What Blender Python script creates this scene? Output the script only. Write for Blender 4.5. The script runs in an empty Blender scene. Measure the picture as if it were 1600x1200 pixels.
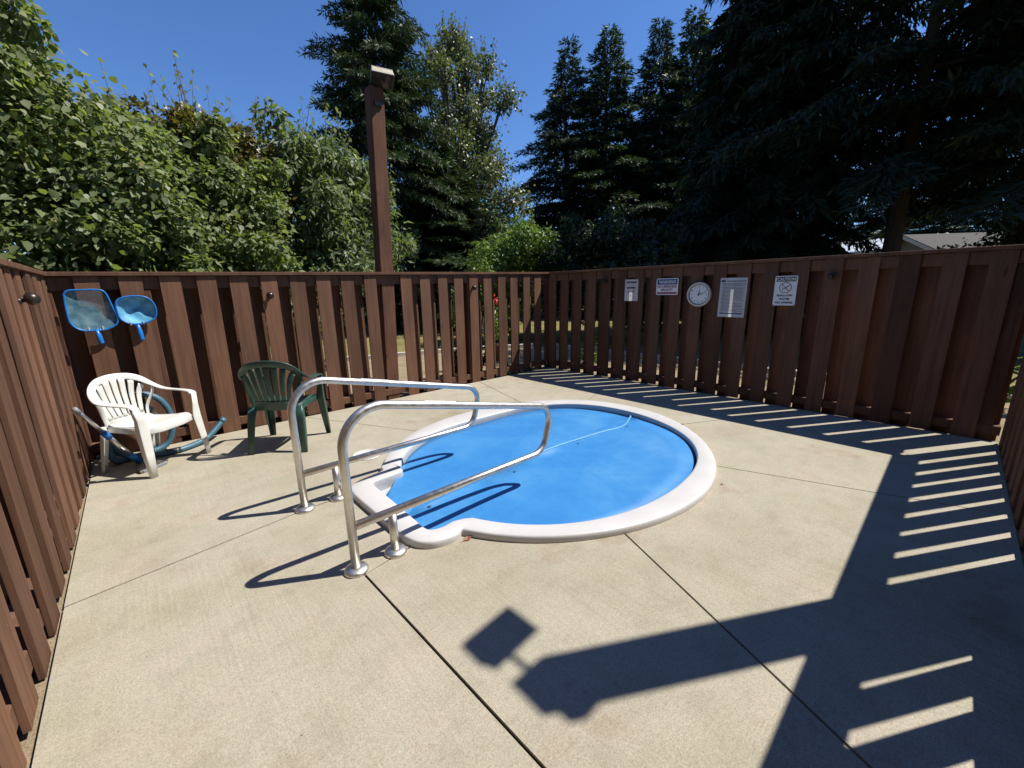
import bpy, bmesh, math, random
import numpy as np
from mathutils import Matrix, Vector

R = math.radians
scene = bpy.context.scene
col = scene.collection
rng = np.random.default_rng(7)
random.seed(7)

# ------------------------------------------------------------------ camera
# world axes: x along the back fence, y along the left fence, camera above the origin
FPX = 635.0
cam_d = bpy.data.cameras.new('camera')
cam_d.sensor_fit = 'HORIZONTAL'
cam_d.sensor_width = 36.0
cam_d.lens = FPX / 1600 * 36
cam_d.clip_start = 0.05
cam_d.clip_end = 2000
cam = bpy.data.objects.new('camera', cam_d)
col.objects.link(cam)
down = Vector((48.0, 2751.0, FPX)).normalized()          # nadir seen in camera axes (x right, y down, z forward)
fw = (Vector((0, 0, 1)) - down * down.z).normalized()
rt = down.cross(fw)
YAW = R(42.52)
def to_world(v):
    X, Y, Z = rt.dot(v), fw.dot(v), -down.dot(v)
    return Vector((X * math.cos(YAW) + Y * math.sin(YAW), -X * math.sin(YAW) + Y * math.cos(YAW), Z))
cx, cy, cz = to_world(Vector((1, 0, 0))), to_world(Vector((0, -1, 0))), to_world(Vector((0, 0, -1)))
m = Matrix.Identity(4)
for i in range(3):
    m[i][0], m[i][1], m[i][2] = cx[i], cy[i], cz[i]
m[2][3] = 1.5
cam.matrix_world = m
scene.camera = cam

# ------------------------------------------------------------------ world, sun, exposure
SUN = Vector((0.594, -0.355, 1.0)).normalized()          # towards the sun
world = bpy.data.worlds.new('World')
scene.world = world
world.use_nodes = True
wn = world.node_tree
wn.nodes.clear()
sky = wn.nodes.new('ShaderNodeTexSky')
sky.sky_type = 'NISHITA'
sky.sun_disc = False
sky.sun_elevation = math.asin(SUN.z)
sky.sun_rotation = math.atan2(SUN.x, SUN.y)
sky.altitude = 0
sky.air_density = 1.0
sky.dust_density = 0.0
sky.ozone_density = 10.0
bg = wn.nodes.new('ShaderNodeBackground')
bg.inputs['Strength'].default_value = 0.095
wo = wn.nodes.new('ShaderNodeOutputWorld')
tint = wn.nodes.new('ShaderNodeMix')          # the camera's more saturated blue, the same over the whole sky
tint.data_type = 'RGBA'
tint.blend_type = 'MULTIPLY'
tint.inputs[0].default_value = 1.0
tint.inputs[7].default_value = (0.89, 0.985, 1.13, 1)
wn.links.new(sky.outputs[0], tint.inputs[6])
wn.links.new(tint.outputs[2], bg.inputs[0])
wn.links.new(bg.outputs[0], wo.inputs[0])
sd = bpy.data.lights.new('sun', 'SUN')
sd.energy = 5.0
sd.angle = R(0.53)
sd.color = (1.0, 0.95, 0.86)
so = bpy.data.objects.new('sun', sd)
so.rotation_euler = SUN.to_track_quat('Z', 'Y').to_euler()
so.location = (10, -6, 20)
col.objects.link(so)
vs = scene.view_settings
vs.view_transform = 'Standard'
vs.look = 'None'
vs.exposure = 0.52
vs.gamma = 1.0
vs.use_curve_mapping = False
scene.cycles.max_bounces = 6
scene.cycles.transparent_max_bounces = 8

# ------------------------------------------------------------------ materials
def new_mat(name):
    mt = bpy.data.materials.new(name)
    mt.use_nodes = True
    nt = mt.node_tree
    b = nt.nodes['Principled BSDF']
    return mt, nt, b
def N(nt, t, **kw):
    n = nt.nodes.new(t)
    for k, v in kw.items():
        if k in n.inputs.keys():
            n.inputs[k].default_value = v
        else:
            setattr(n, k, v)
    return n
def ramp(nt, fac, stops):
    r = nt.nodes.new('ShaderNodeValToRGB')
    e = r.color_ramp.elements
    while len(e) < len(stops):
        e.new(0.5)
    for k, (p, c) in enumerate(stops):
        e[k].position = p
        e[k].color = (*c, 1)
    nt.links.new(fac, r.inputs[0])
    return r.outputs[0]
def mixc(nt, fac, a, b, mode='MIX'):
    mx = nt.nodes.new('ShaderNodeMix')
    mx.data_type = 'RGBA'
    mx.blend_type = mode
    for sock, v in ((mx.inputs[0], fac), (mx.inputs[6], a), (mx.inputs[7], b)):
        if isinstance(v, (int, float)):
            sock.default_value = v
        elif isinstance(v, tuple):
            sock.default_value = (*v, 1)
        else:
            nt.links.new(v, sock)
    return mx.outputs[2]
def bump(nt, h, b, strength=0.3, dist=0.01):
    bp = N(nt, 'ShaderNodeBump', Strength=strength, Distance=dist)
    nt.links.new(h, bp.inputs['Height'])
    nt.links.new(bp.outputs[0], b.inputs['Normal'])
def coords(nt, scale=(1, 1, 1), rand=0.0, kind='Object'):
    tc = nt.nodes.new('ShaderNodeTexCoord')
    mp = nt.nodes.new('ShaderNodeMapping')
    mp.inputs['Scale'].default_value = scale
    nt.links.new(tc.outputs[kind], mp.inputs[0])
    if rand:
        oi = nt.nodes.new('ShaderNodeObjectInfo')
        ml = nt.nodes.new('ShaderNodeMath')
        ml.operation = 'MULTIPLY'
        ml.inputs[1].default_value = rand
        nt.links.new(oi.outputs['Random'], ml.inputs[0])
        cb = nt.nodes.new('ShaderNodeCombineXYZ')
        for i in range(3):
            nt.links.new(ml.outputs[0], cb.inputs[i])
        nt.links.new(cb.outputs[0], mp.inputs['Location'])
    return mp.outputs[0]
def noise(nt, vec, scale, detail=4, rough=0.55):
    n = N(nt, 'ShaderNodeTexNoise', Scale=scale, Detail=detail, Roughness=rough)
    nt.links.new(vec, n.inputs['Vector'])
    return n.outputs['Fac']

def simple(name, c, rough=0.5, var=0.12, scale=8.0, metallic=0.0, bmp=0.0, spec=0.5, kind='Object'):
    mt, nt, b = new_mat(name)
    v = coords(nt, kind=kind)
    n = noise(nt, v, scale, 5)
    lo = tuple(x * (1 - var) for x in c)
    hi = tuple(min(1, x * (1 + var)) for x in c)
    nt.links.new(ramp(nt, n, [(0.3, lo), (0.7, hi)]), b.inputs['Base Color'])
    b.inputs['Roughness'].default_value = rough
    b.inputs['Metallic'].default_value = metallic
    b.inputs['Specular IOR Level'].default_value = spec
    if bmp:
        bump(nt, noise(nt, v, scale * 6, 3), b, bmp, 0.004)
    return mt

def wood_mat(name, dark, light, end=None):
    mt, nt, b = new_mat(name)
    v = coords(nt, (14, 14, 0.9), 37.0)
    g = noise(nt, v, 2.2, 6, 0.62)
    v2 = coords(nt, (55, 55, 1.6), 37.0)
    g2 = noise(nt, v2, 2.0, 4, 0.6)
    v3 = coords(nt, (1, 1, 0.6), 61.0)
    blot = noise(nt, v3, 3.0, 3)
    c = ramp(nt, g, [(0.32, dark), (0.62, light)])
    c = mixc(nt, 0.35, c, ramp(nt, g2, [(0.35, tuple(x * 0.7 for x in dark)), (0.7, tuple(x * 1.15 for x in light))]))
    oi = nt.nodes.new('ShaderNodeObjectInfo')
    tint = ramp(nt, oi.outputs['Random'], [(0, (0.72, 0.70, 0.70)), (0.5, (1, 1, 1)), (1, (1.22, 1.18, 1.12))])
    c = mixc(nt, 1.0, c, tint, 'MULTIPLY')
    c = mixc(nt, 1.0, c, ramp(nt, blot, [(0.3, (0.74, 0.74, 0.76)), (0.7, (1.16, 1.13, 1.10))]), 'MULTIPLY')
    # pale chips where the stain has worn off
    vc = coords(nt, (9, 9, 5), 83.0)
    ch = noise(nt, vc, 3.0, 5, 0.7)
    c = mixc(nt, ramp(nt, ch, [(0.715, (0, 0, 0)), (0.735, (1, 1, 1))]), c, (0.36, 0.27, 0.21))
    nt.links.new(c, b.inputs['Base Color'])
    # knots, and paler splash dirt towards the foot
    vk = coords(nt, (3.0, 3.0, 1.1), 29.0)
    vo = N(nt, 'ShaderNodeTexVoronoi', Scale=2.2)
    nt.links.new(vk, vo.inputs['Vector'])
    c = mixc(nt, ramp(nt, vo.outputs['Distance'], [(0.03, (.75, .75, .75)), (0.10, (0, 0, 0))]), c, tuple(x * .42 for x in dark))
    nt.links.new(c, b.inputs['Base Color'])
    b.inputs['Roughness'].default_value = 0.78
    b.inputs['Specular IOR Level'].default_value = 0.12
    bump(nt, g2, b, 0.35, 0.004)
    return mt
M = {}
M['fence'] = wood_mat('brown_stained_wood', (0.120, 0.063, 0.041), (0.178, 0.098, 0.064))
M['post'] = wood_mat('brown_stained_post', (0.098, 0.047, 0.030), (0.150, 0.078, 0.052))

def concrete():
    mt, nt, b = new_mat('broom_finished_concrete')
    v = coords(nt, kind='Object')
    big = noise(nt, v, 0.9, 5, 0.6)
    mid = noise(nt, v, 6.0, 6, 0.65)
    fine = noise(nt, v, 150.0, 3, 0.7)
    grit = noise(nt, v, 420.0, 2, 0.6)
    c = ramp(nt, big, [(0.28, (0.300, 0.270, 0.199)), (0.5, (0.352, 0.322, 0.253)), (0.75, (0.388, 0.356, 0.294))])
    c = mixc(nt, 1.0, c, ramp(nt, mid, [(0.25, (0.86, 0.86, 0.84)), (0.5, (1, 1, 1)), (0.8, (1.07, 1.05, 1.06))]), 'MULTIPLY')
    c = mixc(nt, 1.0, c, ramp(nt, fine, [(0.25, (0.62, 0.61, 0.59)), (0.5, (1.0, 1.0, 1.0)), (0.75, (1.28, 1.27, 1.27))]), 'MULTIPLY')
    gr2 = noise(nt, v, 52.0, 4, 0.75)
    c = mixc(nt, 1.0, c, ramp(nt, gr2, [(0.3, (0.88, 0.87, 0.86)), (0.5, (1, 1, 1)), (0.7, (1.09, 1.085, 1.085))]), 'MULTIPLY')
    c = mixc(nt, 1.0, c, ramp(nt, grit, [(0.3, (0.82, 0.82, 0.81)), (0.7, (1.14, 1.14, 1.13))]), 'MULTIPLY')
    # broom strokes
    vb = coords(nt, (58, 1.1, 1))
    br = noise(nt, vb, 1.6, 3, 0.7)
    msk = noise(nt, v, 0.7, 2)
    cb = mixc(nt, 1.0, c, ramp(nt, br, [(0.3, (0.88, 0.88, 0.87)), (0.7, (1.09, 1.09, 1.09))]), 'MULTIPLY')
    c = mixc(nt, ramp(nt, msk, [(0.42, (0.1, 0.1, 0.1)), (0.62, (1, 1, 1))]), c, cb)
    # pinkish and greenish weathering, a few dark specks
    st = noise(nt, v, 2.3, 4, 0.6)
    c = mixc(nt, 1.0, c, ramp(nt, st, [(0.3, (0.975, 0.995, 0.955)), (0.5, (1, 1, 1)), (0.7, (1.05, 0.99, 1.01))]), 'MULTIPLY')
    vw = noise(nt, v, 1.15, 7, 0.72)
    c = mixc(nt, 1.0, c, ramp(nt, vw, [(0.40, (1, 1, 1)), (0.56, (1, 1, 1)), (0.64, (0.86, 0.84, 0.80)), (0.70, (0.97, 0.96, 0.95))]), 'MULTIPLY')
    vo = N(nt, 'ShaderNodeTexVoronoi', Scale=7.0)
    nt.links.new(v, vo.inputs['Vector'])
    c = mixc(nt, ramp(nt, vo.outputs['Distance'], [(0.018, (1, 1, 1)), (0.03, (0, 0, 0))]), c, (0.12, 0.09, 0.06))
    nt.links.new(c, b.inputs['Base Color'])
    b.inputs['Roughness'].default_value = 0.9
    b.inputs['Specular IOR Level'].default_value = 0.15
    h = mixc(nt, 0.5, fine, br)
    bump(nt, h, b, 0.25, 0.003)
    return mt
M['concrete'] = concrete()

def ground_mat(name, stops, scale, fine, bmp=0.5):
    mt, nt, b = new_mat(name)
    v = coords(nt, kind='Object')
    a = noise(nt, v, scale, 6, 0.7)
    f = noise(nt, v, fine, 3, 0.7)
    c = ramp(nt, a, stops)
    c = mixc(nt, 1.0, c, ramp(nt, f, [(0.3, (0.6, 0.6, 0.58)), (0.7, (1.3, 1.3, 1.25))]), 'MULTIPLY')
    nt.links.new(c, b.inputs['Base Color'])
    b.inputs['Roughness'].default_value = 0.95
    b.inputs['Specular IOR Level'].default_value = 0.1
    bump(nt, f, b, bmp, 0.02)
    return mt
M['lawn'] = ground_mat('dry_lawn', [(0.35, (0.10, 0.115, 0.035)), (0.55, (0.21, 0.175, 0.075)), (0.7, (0.28, 0.22, 0.11))], 0.35, 40)
M['gravel'] = ground_mat('tan_gravel', [(0.3, (0.22, 0.17, 0.11)), (0.7, (0.33, 0.26, 0.18))], 3, 90)
M['soil'] = ground_mat('dark_joint_filler', [(0.3, (0.035, 0.028, 0.018)), (0.7, (0.07, 0.055, 0.035))], 9, 120)

def steel():
    mt, nt, b = new_mat('brushed_stainless_steel')
    v = coords(nt, kind='Object')
    n = noise(nt, v, 30, 4)
    spots = noise(nt, v, 120, 5, 0.7)
    c = ramp(nt, n, [(0.3, (0.60, 0.57, 0.52)), (0.7, (0.72, 0.70, 0.66))])
    c = mixc(nt, ramp(nt, spots, [(0.62, (0, 0, 0)), (0.72, (0.5, 0.5, 0.5))]), c, (0.46, 0.38, 0.29))
    nt.links.new(c, b.inputs['Base Color'])
    b.inputs['Metallic'].default_value = 1.0
    nt.links.new(ramp(nt, n, [(0.3, (0.36, 0.36, 0.36)), (0.7, (0.46, 0.46, 0.46))]), b.inputs['Roughness'])
    return mt
M['steel'] = steel()
M['white_coping'] = simple('white_gelcoat', (0.53, 0.515, 0.51), 0.38, 0.06, 4)
M['shell'] = simple('pale_shell', (0.44, 0.46, 0.49), 0.35, 0.05, 4)
M['beige'] = simple('aged_beige_plastic', (0.55, 0.47, 0.31), 0.45, 0.15, 12)
def cover_mat():
    mt, nt, b = new_mat('blue_foam_cover')
    v = coords(nt, kind='Object')
    a = noise(nt, v, 1.6, 6, 0.62)
    d = noise(nt, v, 14, 5, 0.7)
    f = noise(nt, v, 120, 3, 0.6)
    c = ramp(nt, a, [(0.22, (0.016, 0.150, 0.43)), (0.5, (0.036, 0.198, 0.475)), (0.8, (0.075, 0.262, 0.52))])
    c = mixc(nt, 1.0, c, ramp(nt, d, [(0.25, (0.90, 0.93, 0.95)), (0.75, (1.1, 1.06, 1.03))]), 'MULTIPLY')
    c = mixc(nt, 1.0, c, ramp(nt, f, [(0.3, (0.93, 0.95, 0.97)), (0.7, (1.08, 1.05, 1.03))]), 'MULTIPLY')
    nt.links.new(c, b.inputs['Base Color'])
    b.inputs['Roughness'].default_value = 0.55
    b.inputs['Specular IOR Level'].default_value = 0.3
    bump(nt, mixc(nt, 0.5, a, d), b, 0.25, 0.02)
    return mt
M['cover'] = cover_mat()
M['cover_hem'] = simple('foam_edge_highlight', (0.10, 0.32, 0.55), 0.5, 0.1, 20)  # paler than the sheet: the seam's highlight is put into the hem colour
M['grommet'] = simple('dark_blue_grommet', (0.02, 0.05, 0.14), 0.4)
M['white_plastic'] = simple('weathered_white_plastic', (0.60, 0.595, 0.555), 0.42, 0.07, 7)
M['green_plastic'] = simple('faded_dark_green_plastic', (0.030, 0.072, 0.055), 0.35, 0.25, 9)
M['blue_plastic'] = simple('blue_plastic', (0.015, 0.155, 0.48), 0.35, 0.15, 15)
M['hose'] = simple('pale_blue_hose', (0.045, 0.125, 0.185), 0.45, 0.15, 18)
M['black'] = simple('black_plastic', (0.02, 0.02, 0.022), 0.4)
M['bronze'] = simple('dark_bronze', (0.055, 0.042, 0.035), 0.35, 0.2, 20, 0.6)
M['alu'] = simple('aluminium', (0.62, 0.62, 0.62), 0.28, 0.08, 20, 1.0)
M['paper'] = simple('white_sign_face', (0.88, 0.88, 0.88), 0.5, 0.03, 6)
def sheet_mat():
    mt, nt, b = new_mat('laminated_paper')
    b.inputs['Base Color'].default_value = (0.88, 0.88, 0.88, 1)
    b.inputs['Roughness'].default_value = 0.35
    tr = nt.nodes.new('ShaderNodeBsdfTranslucent')
    tr.inputs[0].default_value = (0.8, 0.8, 0.78, 1)
    mx = nt.nodes.new('ShaderNodeMixShader')
    v = coords(nt)
    nt.links.new(ramp(nt, noise(nt, v, 9, 3), [(0.3, (0.30, 0.30, 0.30)), (0.7, (0.38, 0.38, 0.38))]), mx.inputs[0])
    out = nt.nodes['Material Output']
    nt.links.new(b.outputs[0], mx.inputs[1])
    nt.links.new(tr.outputs[0], mx.inputs[2])
    nt.links.new(mx.outputs[0], out.inputs[0])
    return mt
M['sheet'] = sheet_mat()
M['ink'] = simple('black_print', (0.025, 0.025, 0.03), 0.5, 0.1)
M['ink_grey'] = simple('grey_print', (0.20, 0.21, 0.23), 0.5, 0.1)
M['ink_blue'] = simple('blue_print', (0.015, 0.06, 0.22), 0.45, 0.1)
M['ink_red'] = simple('red_print', (0.33, 0.03, 0.05), 0.45, 0.1)
M['ink_maroon'] = simple('maroon_print', (0.20, 0.05, 0.07), 0.45, 0.1)
M['white_print'] = simple('white_print', (0.8, 0.8, 0.8), 0.45, 0.03)
M['clock_rim'] = simple('cream_clock_rim', (0.66, 0.62, 0.56), 0.3, 0.05)
M['lamp_housing'] = simple('beige_lamp_housing', (0.48, 0.43, 0.33), 0.5, 0.12, 14)
M['red_plastic'] = simple('red_plastic', (0.50, 0.025, 0.02), 0.4, 0.15)
M['terracotta'] = simple('terracotta', (0.33, 0.13, 0.07), 0.8, 0.15)
M['stone'] = simple('grey_kerb_stone', (0.42, 0.39, 0.34), 0.85, 0.2, 6, bmp=0.3)
def glass_mat(name, c):
    mt, nt, b = new_mat(name)
    b.inputs['Base Color'].default_value = (*c, 1)
    b.inputs['Roughness'].default_value = 0.05
    v = coords(nt)
    bump(nt, noise(nt, v, 3, 2), b, 0.03, 0.01)
    return mt
M['glass'] = glass_mat('dark_window_glass', (0.02, 0.022, 0.025))
M['lens'] = glass_mat('lamp_glass', (0.03, 0.03, 0.03))
def net_mat():
    mt, nt, b = new_mat('blue_mesh_net')
    v = coords(nt)
    n = noise(nt, v, 16, 4)
    nt.links.new(ramp(nt, n, [(0.3, (0.06, 0.22, 0.30)), (0.7, (0.20, 0.38, 0.46))]), b.inputs['Base Color'])
    b.inputs['Roughness'].default_value = 0.6
    tr = nt.nodes.new('ShaderNodeBsdfTransparent')
    mx = nt.nodes.new('ShaderNodeMixShader')
    nt.links.new(ramp(nt, n, [(0.3, (0.45, 0.45, 0.45)), (0.7, (0.62, 0.62, 0.62))]), mx.inputs[0])
    out = nt.nodes['Material Output']
    nt.links.new(tr.outputs[0], mx.inputs[1])
    nt.links.new(b.outputs[0], mx.inputs[2])
    nt.links.new(mx.outputs[0], out.inputs[0])
    return mt
M['net'] = net_mat()
M['net_bag'] = simple('pale_blue_net_bag', (0.10, 0.34, 0.52), 0.6, 0.35, 14)

def bark(name, c):
    mt, nt, b = new_mat(name)
    v = coords(nt, (9, 9, 1.6))
    n = noise(nt, v, 2.5, 6, 0.65)
    nt.links.new(ramp(nt, n, [(0.3, tuple(x * 0.45 for x in c)), (0.7, c)]), b.inputs['Base Color'])
    b.inputs['Roughness'].default_value = 0.9
    b.inputs['Specular IOR Level'].default_value = 0.1
    bump(nt, n, b, 0.7, 0.03)
    return mt
M['bark'] = bark('conifer_bark', (0.095, 0.07, 0.055))
M['bark_grey'] = bark('grey_bark', (0.19, 0.165, 0.135))

def leaf_mat(name, stops, rough=0.42, transl=0.28, spec=0.5, tcol=None):
    mt, nt, b = new_mat(name)
    at = nt.nodes.new('ShaderNodeAttribute')
    at.attribute_name = 'tint'
    c = ramp(nt, at.outputs['Fac'], stops)
    nt.links.new(c, b.inputs['Base Color'])
    b.inputs['Roughness'].default_value = rough
    b.inputs['Specular IOR Level'].default_value = spec
    tr = nt.nodes.new('ShaderNodeBsdfTranslucent')
    nt.links.new(mixc(nt, 1.0, c, tcol or (1.5, 1.7, 0.6), 'MULTIPLY'), tr.inputs[0])
    mx = nt.nodes.new('ShaderNodeMixShader')
    mx.inputs[0].default_value = transl
    out = nt.nodes['Material Output']
    nt.links.new(b.outputs[0], mx.inputs[1])
    nt.links.new(tr.outputs[0], mx.inputs[2])
    nt.links.new(mx.outputs[0], out.inputs[0])
    return mt
M['leaf_heart'] = leaf_mat('heart_leaf', [(0, (0.095, 0.125, 0.050)), (0.6, (0.185, 0.222, 0.100)), (0.93, (0.28, 0.30, 0.17)), (1, (0.26, 0.21, 0.06))], .50, .38, .32)
M['leaf_maple'] = leaf_mat('maple_leaf', [(0, (0.07, 0.085, 0.02)), (0.5, (0.13, 0.12, 0.03)), (0.8, (0.17, 0.12, 0.035)), (1, (0.20, 0.075, 0.035))])
M['leaf_lance'] = leaf_mat('lance_leaf', [(0, (0.080, 0.112, 0.052)), (0.6, (0.150, 0.190, 0.096)), (1, (0.24, 0.265, 0.165))], .48, .36, .32)
M['leaf_poplar'] = leaf_mat('poplar_leaf', [(0, (0.060, 0.082, 0.035)), (0.6, (0.115, 0.132, 0.062)), (1, (0.24, 0.235, 0.155))])
M['leaf_lime'] = leaf_mat('light_green_leaf', [(0, (0.075, 0.13, 0.022)), (0.6, (0.15, 0.22, 0.04)), (1, (0.23, 0.28, 0.07))])
M['leaf_dark'] = leaf_mat('dark_shrub_leaf', [(0, (0.015, 0.03, 0.012)), (0.6, (0.026, 0.046, 0.018)), (1, (0.045, 0.065, 0.025))])
M['leaf_pale'] = leaf_mat('grey_green_leaf', [(0, (0.07, 0.095, 0.06)), (1, (0.17, 0.19, 0.14))])
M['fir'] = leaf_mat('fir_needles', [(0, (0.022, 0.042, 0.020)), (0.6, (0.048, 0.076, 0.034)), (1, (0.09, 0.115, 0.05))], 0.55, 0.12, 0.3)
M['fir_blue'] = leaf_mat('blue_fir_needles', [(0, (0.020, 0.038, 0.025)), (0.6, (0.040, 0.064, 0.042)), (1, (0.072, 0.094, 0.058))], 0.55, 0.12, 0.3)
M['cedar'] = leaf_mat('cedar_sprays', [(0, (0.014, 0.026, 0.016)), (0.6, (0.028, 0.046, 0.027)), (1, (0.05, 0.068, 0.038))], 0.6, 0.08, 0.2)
M['flower'] = leaf_mat('red_petal', [(0, (0.45, 0.02, 0.015)), (1, (0.62, 0.05, 0.03))], 0.5, 0.2, 0.3, (1, 0.6, 0.5))
M['wall_tan'] = simple('tan_siding', (0.12, 0.09, 0.062), 0.8, 0.08, 3)
M['wall_red'] = simple('red_brown_siding', (0.17, 0.065, 0.04), 0.8, 0.1, 3)
M['trim'] = simple('cream_trim', (0.40, 0.36, 0.30), 0.6, 0.05, 4)
M['roof_metal'] = simple('pale_metal_roof', (0.55, 0.58, 0.62), 0.35, 0.05, 3, 0.3)
M['roof_dark'] = simple('brown_shingle', (0.028, 0.022, 0.018), 0.85, 0.2, 9)
M['skin_leaf'] = simple('dry_leaf', (0.22, 0.09, 0.045), 0.7, 0.3, 30)

# ------------------------------------------------------------------ mesh helpers
def link(o):
    col.objects.link(o)
    return o
def tag(o, label=None, cat=None, group=None, kind=None):
    for k, v in (('label', label), ('category', cat), ('group', group), ('kind', kind)):
        if v:
            o[k] = v
    return o
def empty(name, loc=(0, 0, 0), rz=0.0):
    o = bpy.data.objects.new(name, None)
    o.location = loc
    o.rotation_euler = (0, 0, rz)
    o.empty_display_size = 0.1
    return link(o)
def mesh_obj(name, me, mat, parent=None, smooth=False):
    o = bpy.data.objects.new(name, me)
    if mat is not None and not me.materials:
        me.materials.append(mat)
    if smooth:
        me.polygons.foreach_set('use_smooth', [True] * len(me.polygons))
    link(o)
    if parent is not None:
        o.parent = parent
    return o
class MB:
    def __init__(self):
        self.v, self.f = [], []
    def add(self, vs, fs):
        n = len(self.v)
        self.v += [tuple(p) for p in vs]
        self.f += [tuple(i + n for i in q) for q in fs]
        return self
    def box(self, c, s, mat=None):
        x, y, z = (d / 2 for d in s)
        vs = [Vector((i * x, j * y, k * z)) for i in (-1, 1) for j in (-1, 1) for k in (-1, 1)]
        if mat is not None:
            vs = [mat @ p for p in vs]
        vs = [p + Vector(c) for p in vs]
        return self.add(vs, [(0, 1, 3, 2), (4, 6, 7, 5), (0, 4, 5, 1), (2, 3, 7, 6), (0, 2, 6, 4), (1, 5, 7, 3)])
    def tube(self, path, rad, n=12, cap=True):
        P = [Vector(p) for p in path]
        rads = rad if isinstance(rad, (list, tuple)) else [rad] * len(P)
        ref = None
        rings = []
        for i, p in enumerate(P):
            t = (P[min(i + 1, len(P) - 1)] - P[max(i - 1, 0)]).normalized()
            if ref is None:
                ref = t.orthogonal().normalized()
            a = (ref - t * ref.dot(t)).normalized()
            ref = a
            b = t.cross(a)
            rings.append([p + (a * math.cos(2 * math.pi * k / n) + b * math.sin(2 * math.pi * k / n)) * rads[i] for k in range(n)])
        vs = [q for r in rings for q in r]
        fs = []
        for i in range(len(P) - 1):
            for k in range(n):
                fs.append((i * n + k, i * n + (k + 1) % n, (i + 1) * n + (k + 1) % n, (i + 1) * n + k))
        if cap:
            fs.append(tuple(reversed(range(n))))
            fs.append(tuple((len(P) - 1) * n + k for k in range(n)))
        return self.add(vs, fs)
    def band(self, path, nrm, w, t):
        """flat rounded strip along a path; nrm = face normal per point, w / t = half width / half thickness per point"""
        P = [Vector(p) for p in path]
        n = len(P)
        wl = w if isinstance(w, (list, tuple)) else [w] * n
        tl = t if isinstance(t, (list, tuple)) else [t] * n
        nl = nrm if isinstance(nrm, list) else [nrm] * n
        sec = [(-1, -.4), (-.8, -1), (.8, -1), (1, -.4), (1, .4), (.8, 1), (-.8, 1), (-1, .4)]
        vs, fs = [], []
        for i, p in enumerate(P):
            tg = (P[min(i + 1, n - 1)] - P[max(i - 1, 0)]).normalized()
            nn = Vector(nl[i])
            nn = (nn - tg * nn.dot(tg)).normalized()
            sd_ = tg.cross(nn)
            vs += [p + sd_ * (a * wl[i]) + nn * (b * tl[i]) for a, b in sec]
        k = len(sec)
        for i in range(n - 1):
            for j in range(k):
                fs.append((i * k + j, i * k + (j + 1) % k, (i + 1) * k + (j + 1) % k, (i + 1) * k + j))
        fs.append(tuple(reversed(range(k))))
        fs.append(tuple((n - 1) * k + j for j in range(k)))
        return self.add(vs, fs)
    def lathe(self, prof, n=24, c=(0, 0, 0), ax=None, cap=True):
        vs, fs = [], []
        for r, z in prof:
            for k in range(n):
                a = 2 * math.pi * k / n
                p = Vector((r * math.cos(a), r * math.sin(a), z))
                if ax is not None:
                    p = ax @ p
                vs.append(p + Vector(c))
        for i in range(len(prof) - 1):
            for k in range(n):
                fs.append((i * n + k, i * n + (k + 1) % n, (i + 1) * n + (k + 1) % n, (i + 1) * n + k))
        if cap:
            fs.append(tuple(reversed(range(n))))
            fs.append(tuple((len(prof) - 1) * n + k for k in range(n)))
        return self.add(vs, fs)
    def prism(self, poly, z0, z1):
        n = len(poly)
        vs = [(x, y, z0) for x, y in poly] + [(x, y, z1) for x, y in poly]
        fs = [tuple(reversed(range(n))), tuple(range(n, 2 * n))]
        fs += [(i, (i + 1) % n, n + (i + 1) % n, n + i) for i in range(n)]
        return self.add(vs, fs)
    def mesh(self, name, tri_ngons=False):
        me = bpy.data.meshes.new(name)
        me.from_pydata(self.v, [], self.f)
        if tri_ngons or any(len(f) > 8 for f in self.f):
            bm = bmesh.new()
            bm.from_mesh(me)
            bmesh.ops.recalc_face_normals(bm, faces=bm.faces[:])
            bmesh.ops.triangulate(bm, faces=[f for f in bm.faces if len(f.verts) > 4])
            bm.to_mesh(me)
            bm.free()
        me.update()
        return me
    def obj(self, name, mat, parent=None, smooth=False, bevel=0.0):
        me = self.mesh(name)
        if bevel:
            bm = bmesh.new()
            bm.from_mesh(me)
            bmesh.ops.bevel(bm, geom=bm.edges[:], offset=bevel, segments=2, affect='EDGES', profile=0.6)
            bm.to_mesh(me)
            bm.free()
        return mesh_obj(name, me, mat, parent, smooth)
def catmull(pts, n=10):
    P = [Vector(p) for p in pts]
    P = [P[0] * 2 - P[1]] + P + [P[-1] * 2 - P[-2]]
    out = []
    for i in range(1, len(P) - 2):
        a, b, c, d = P[i - 1:i + 3]
        for k in range(n):
            t = k / n
            out.append(0.5 * ((2 * b) + (c - a) * t + (2 * a - 5 * b + 4 * c - d) * t * t + (3 * b - a - 3 * c + d) * t ** 3))
    out.append(P[-2])
    return out

# ------------------------------------------------------------------ the setting
X0, X1, Y0, Y1 = -0.50, 5.90, -0.45, 5.35        # inner faces of the four fence runs
g = MB().add([(-400, -400, -0.09), (400, -400, -0.09), (400, 400, -0.09), (-400, 400, -0.09)], [(0, 1, 2, 3)]).obj('ground', M['lawn'])
tag(g, 'dry patchy lawn around the enclosure', 'ground', kind='structure')
gr = MB()
for poly_ in ([(-3.2, -3), (X0 + .0115, -3), (X0 + .0115, 8.0), (-3.2, 8.0)], [(X1 - .0115, -3), (8.2, -3), (8.2, 7.6), (6.6, 8.4), (X1 - .0115, 8.6)],
              [(X0 + .0115, Y1 - .0115), (X1 - .0115, Y1 - .0115), (X1 - .0115, 8.6), (3.4, 9.4), (X0 + .0115, 8.55)], [(X0 + .0115, -3), (X1 - .0115, -3), (X1 - .0115, Y0 + .0015), (X0 + .0115, Y0 + .0015)]):
    gr.prism(poly_, -.2, -.022)
gr = gr.obj('gravel_bed', M['gravel'])
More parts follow.
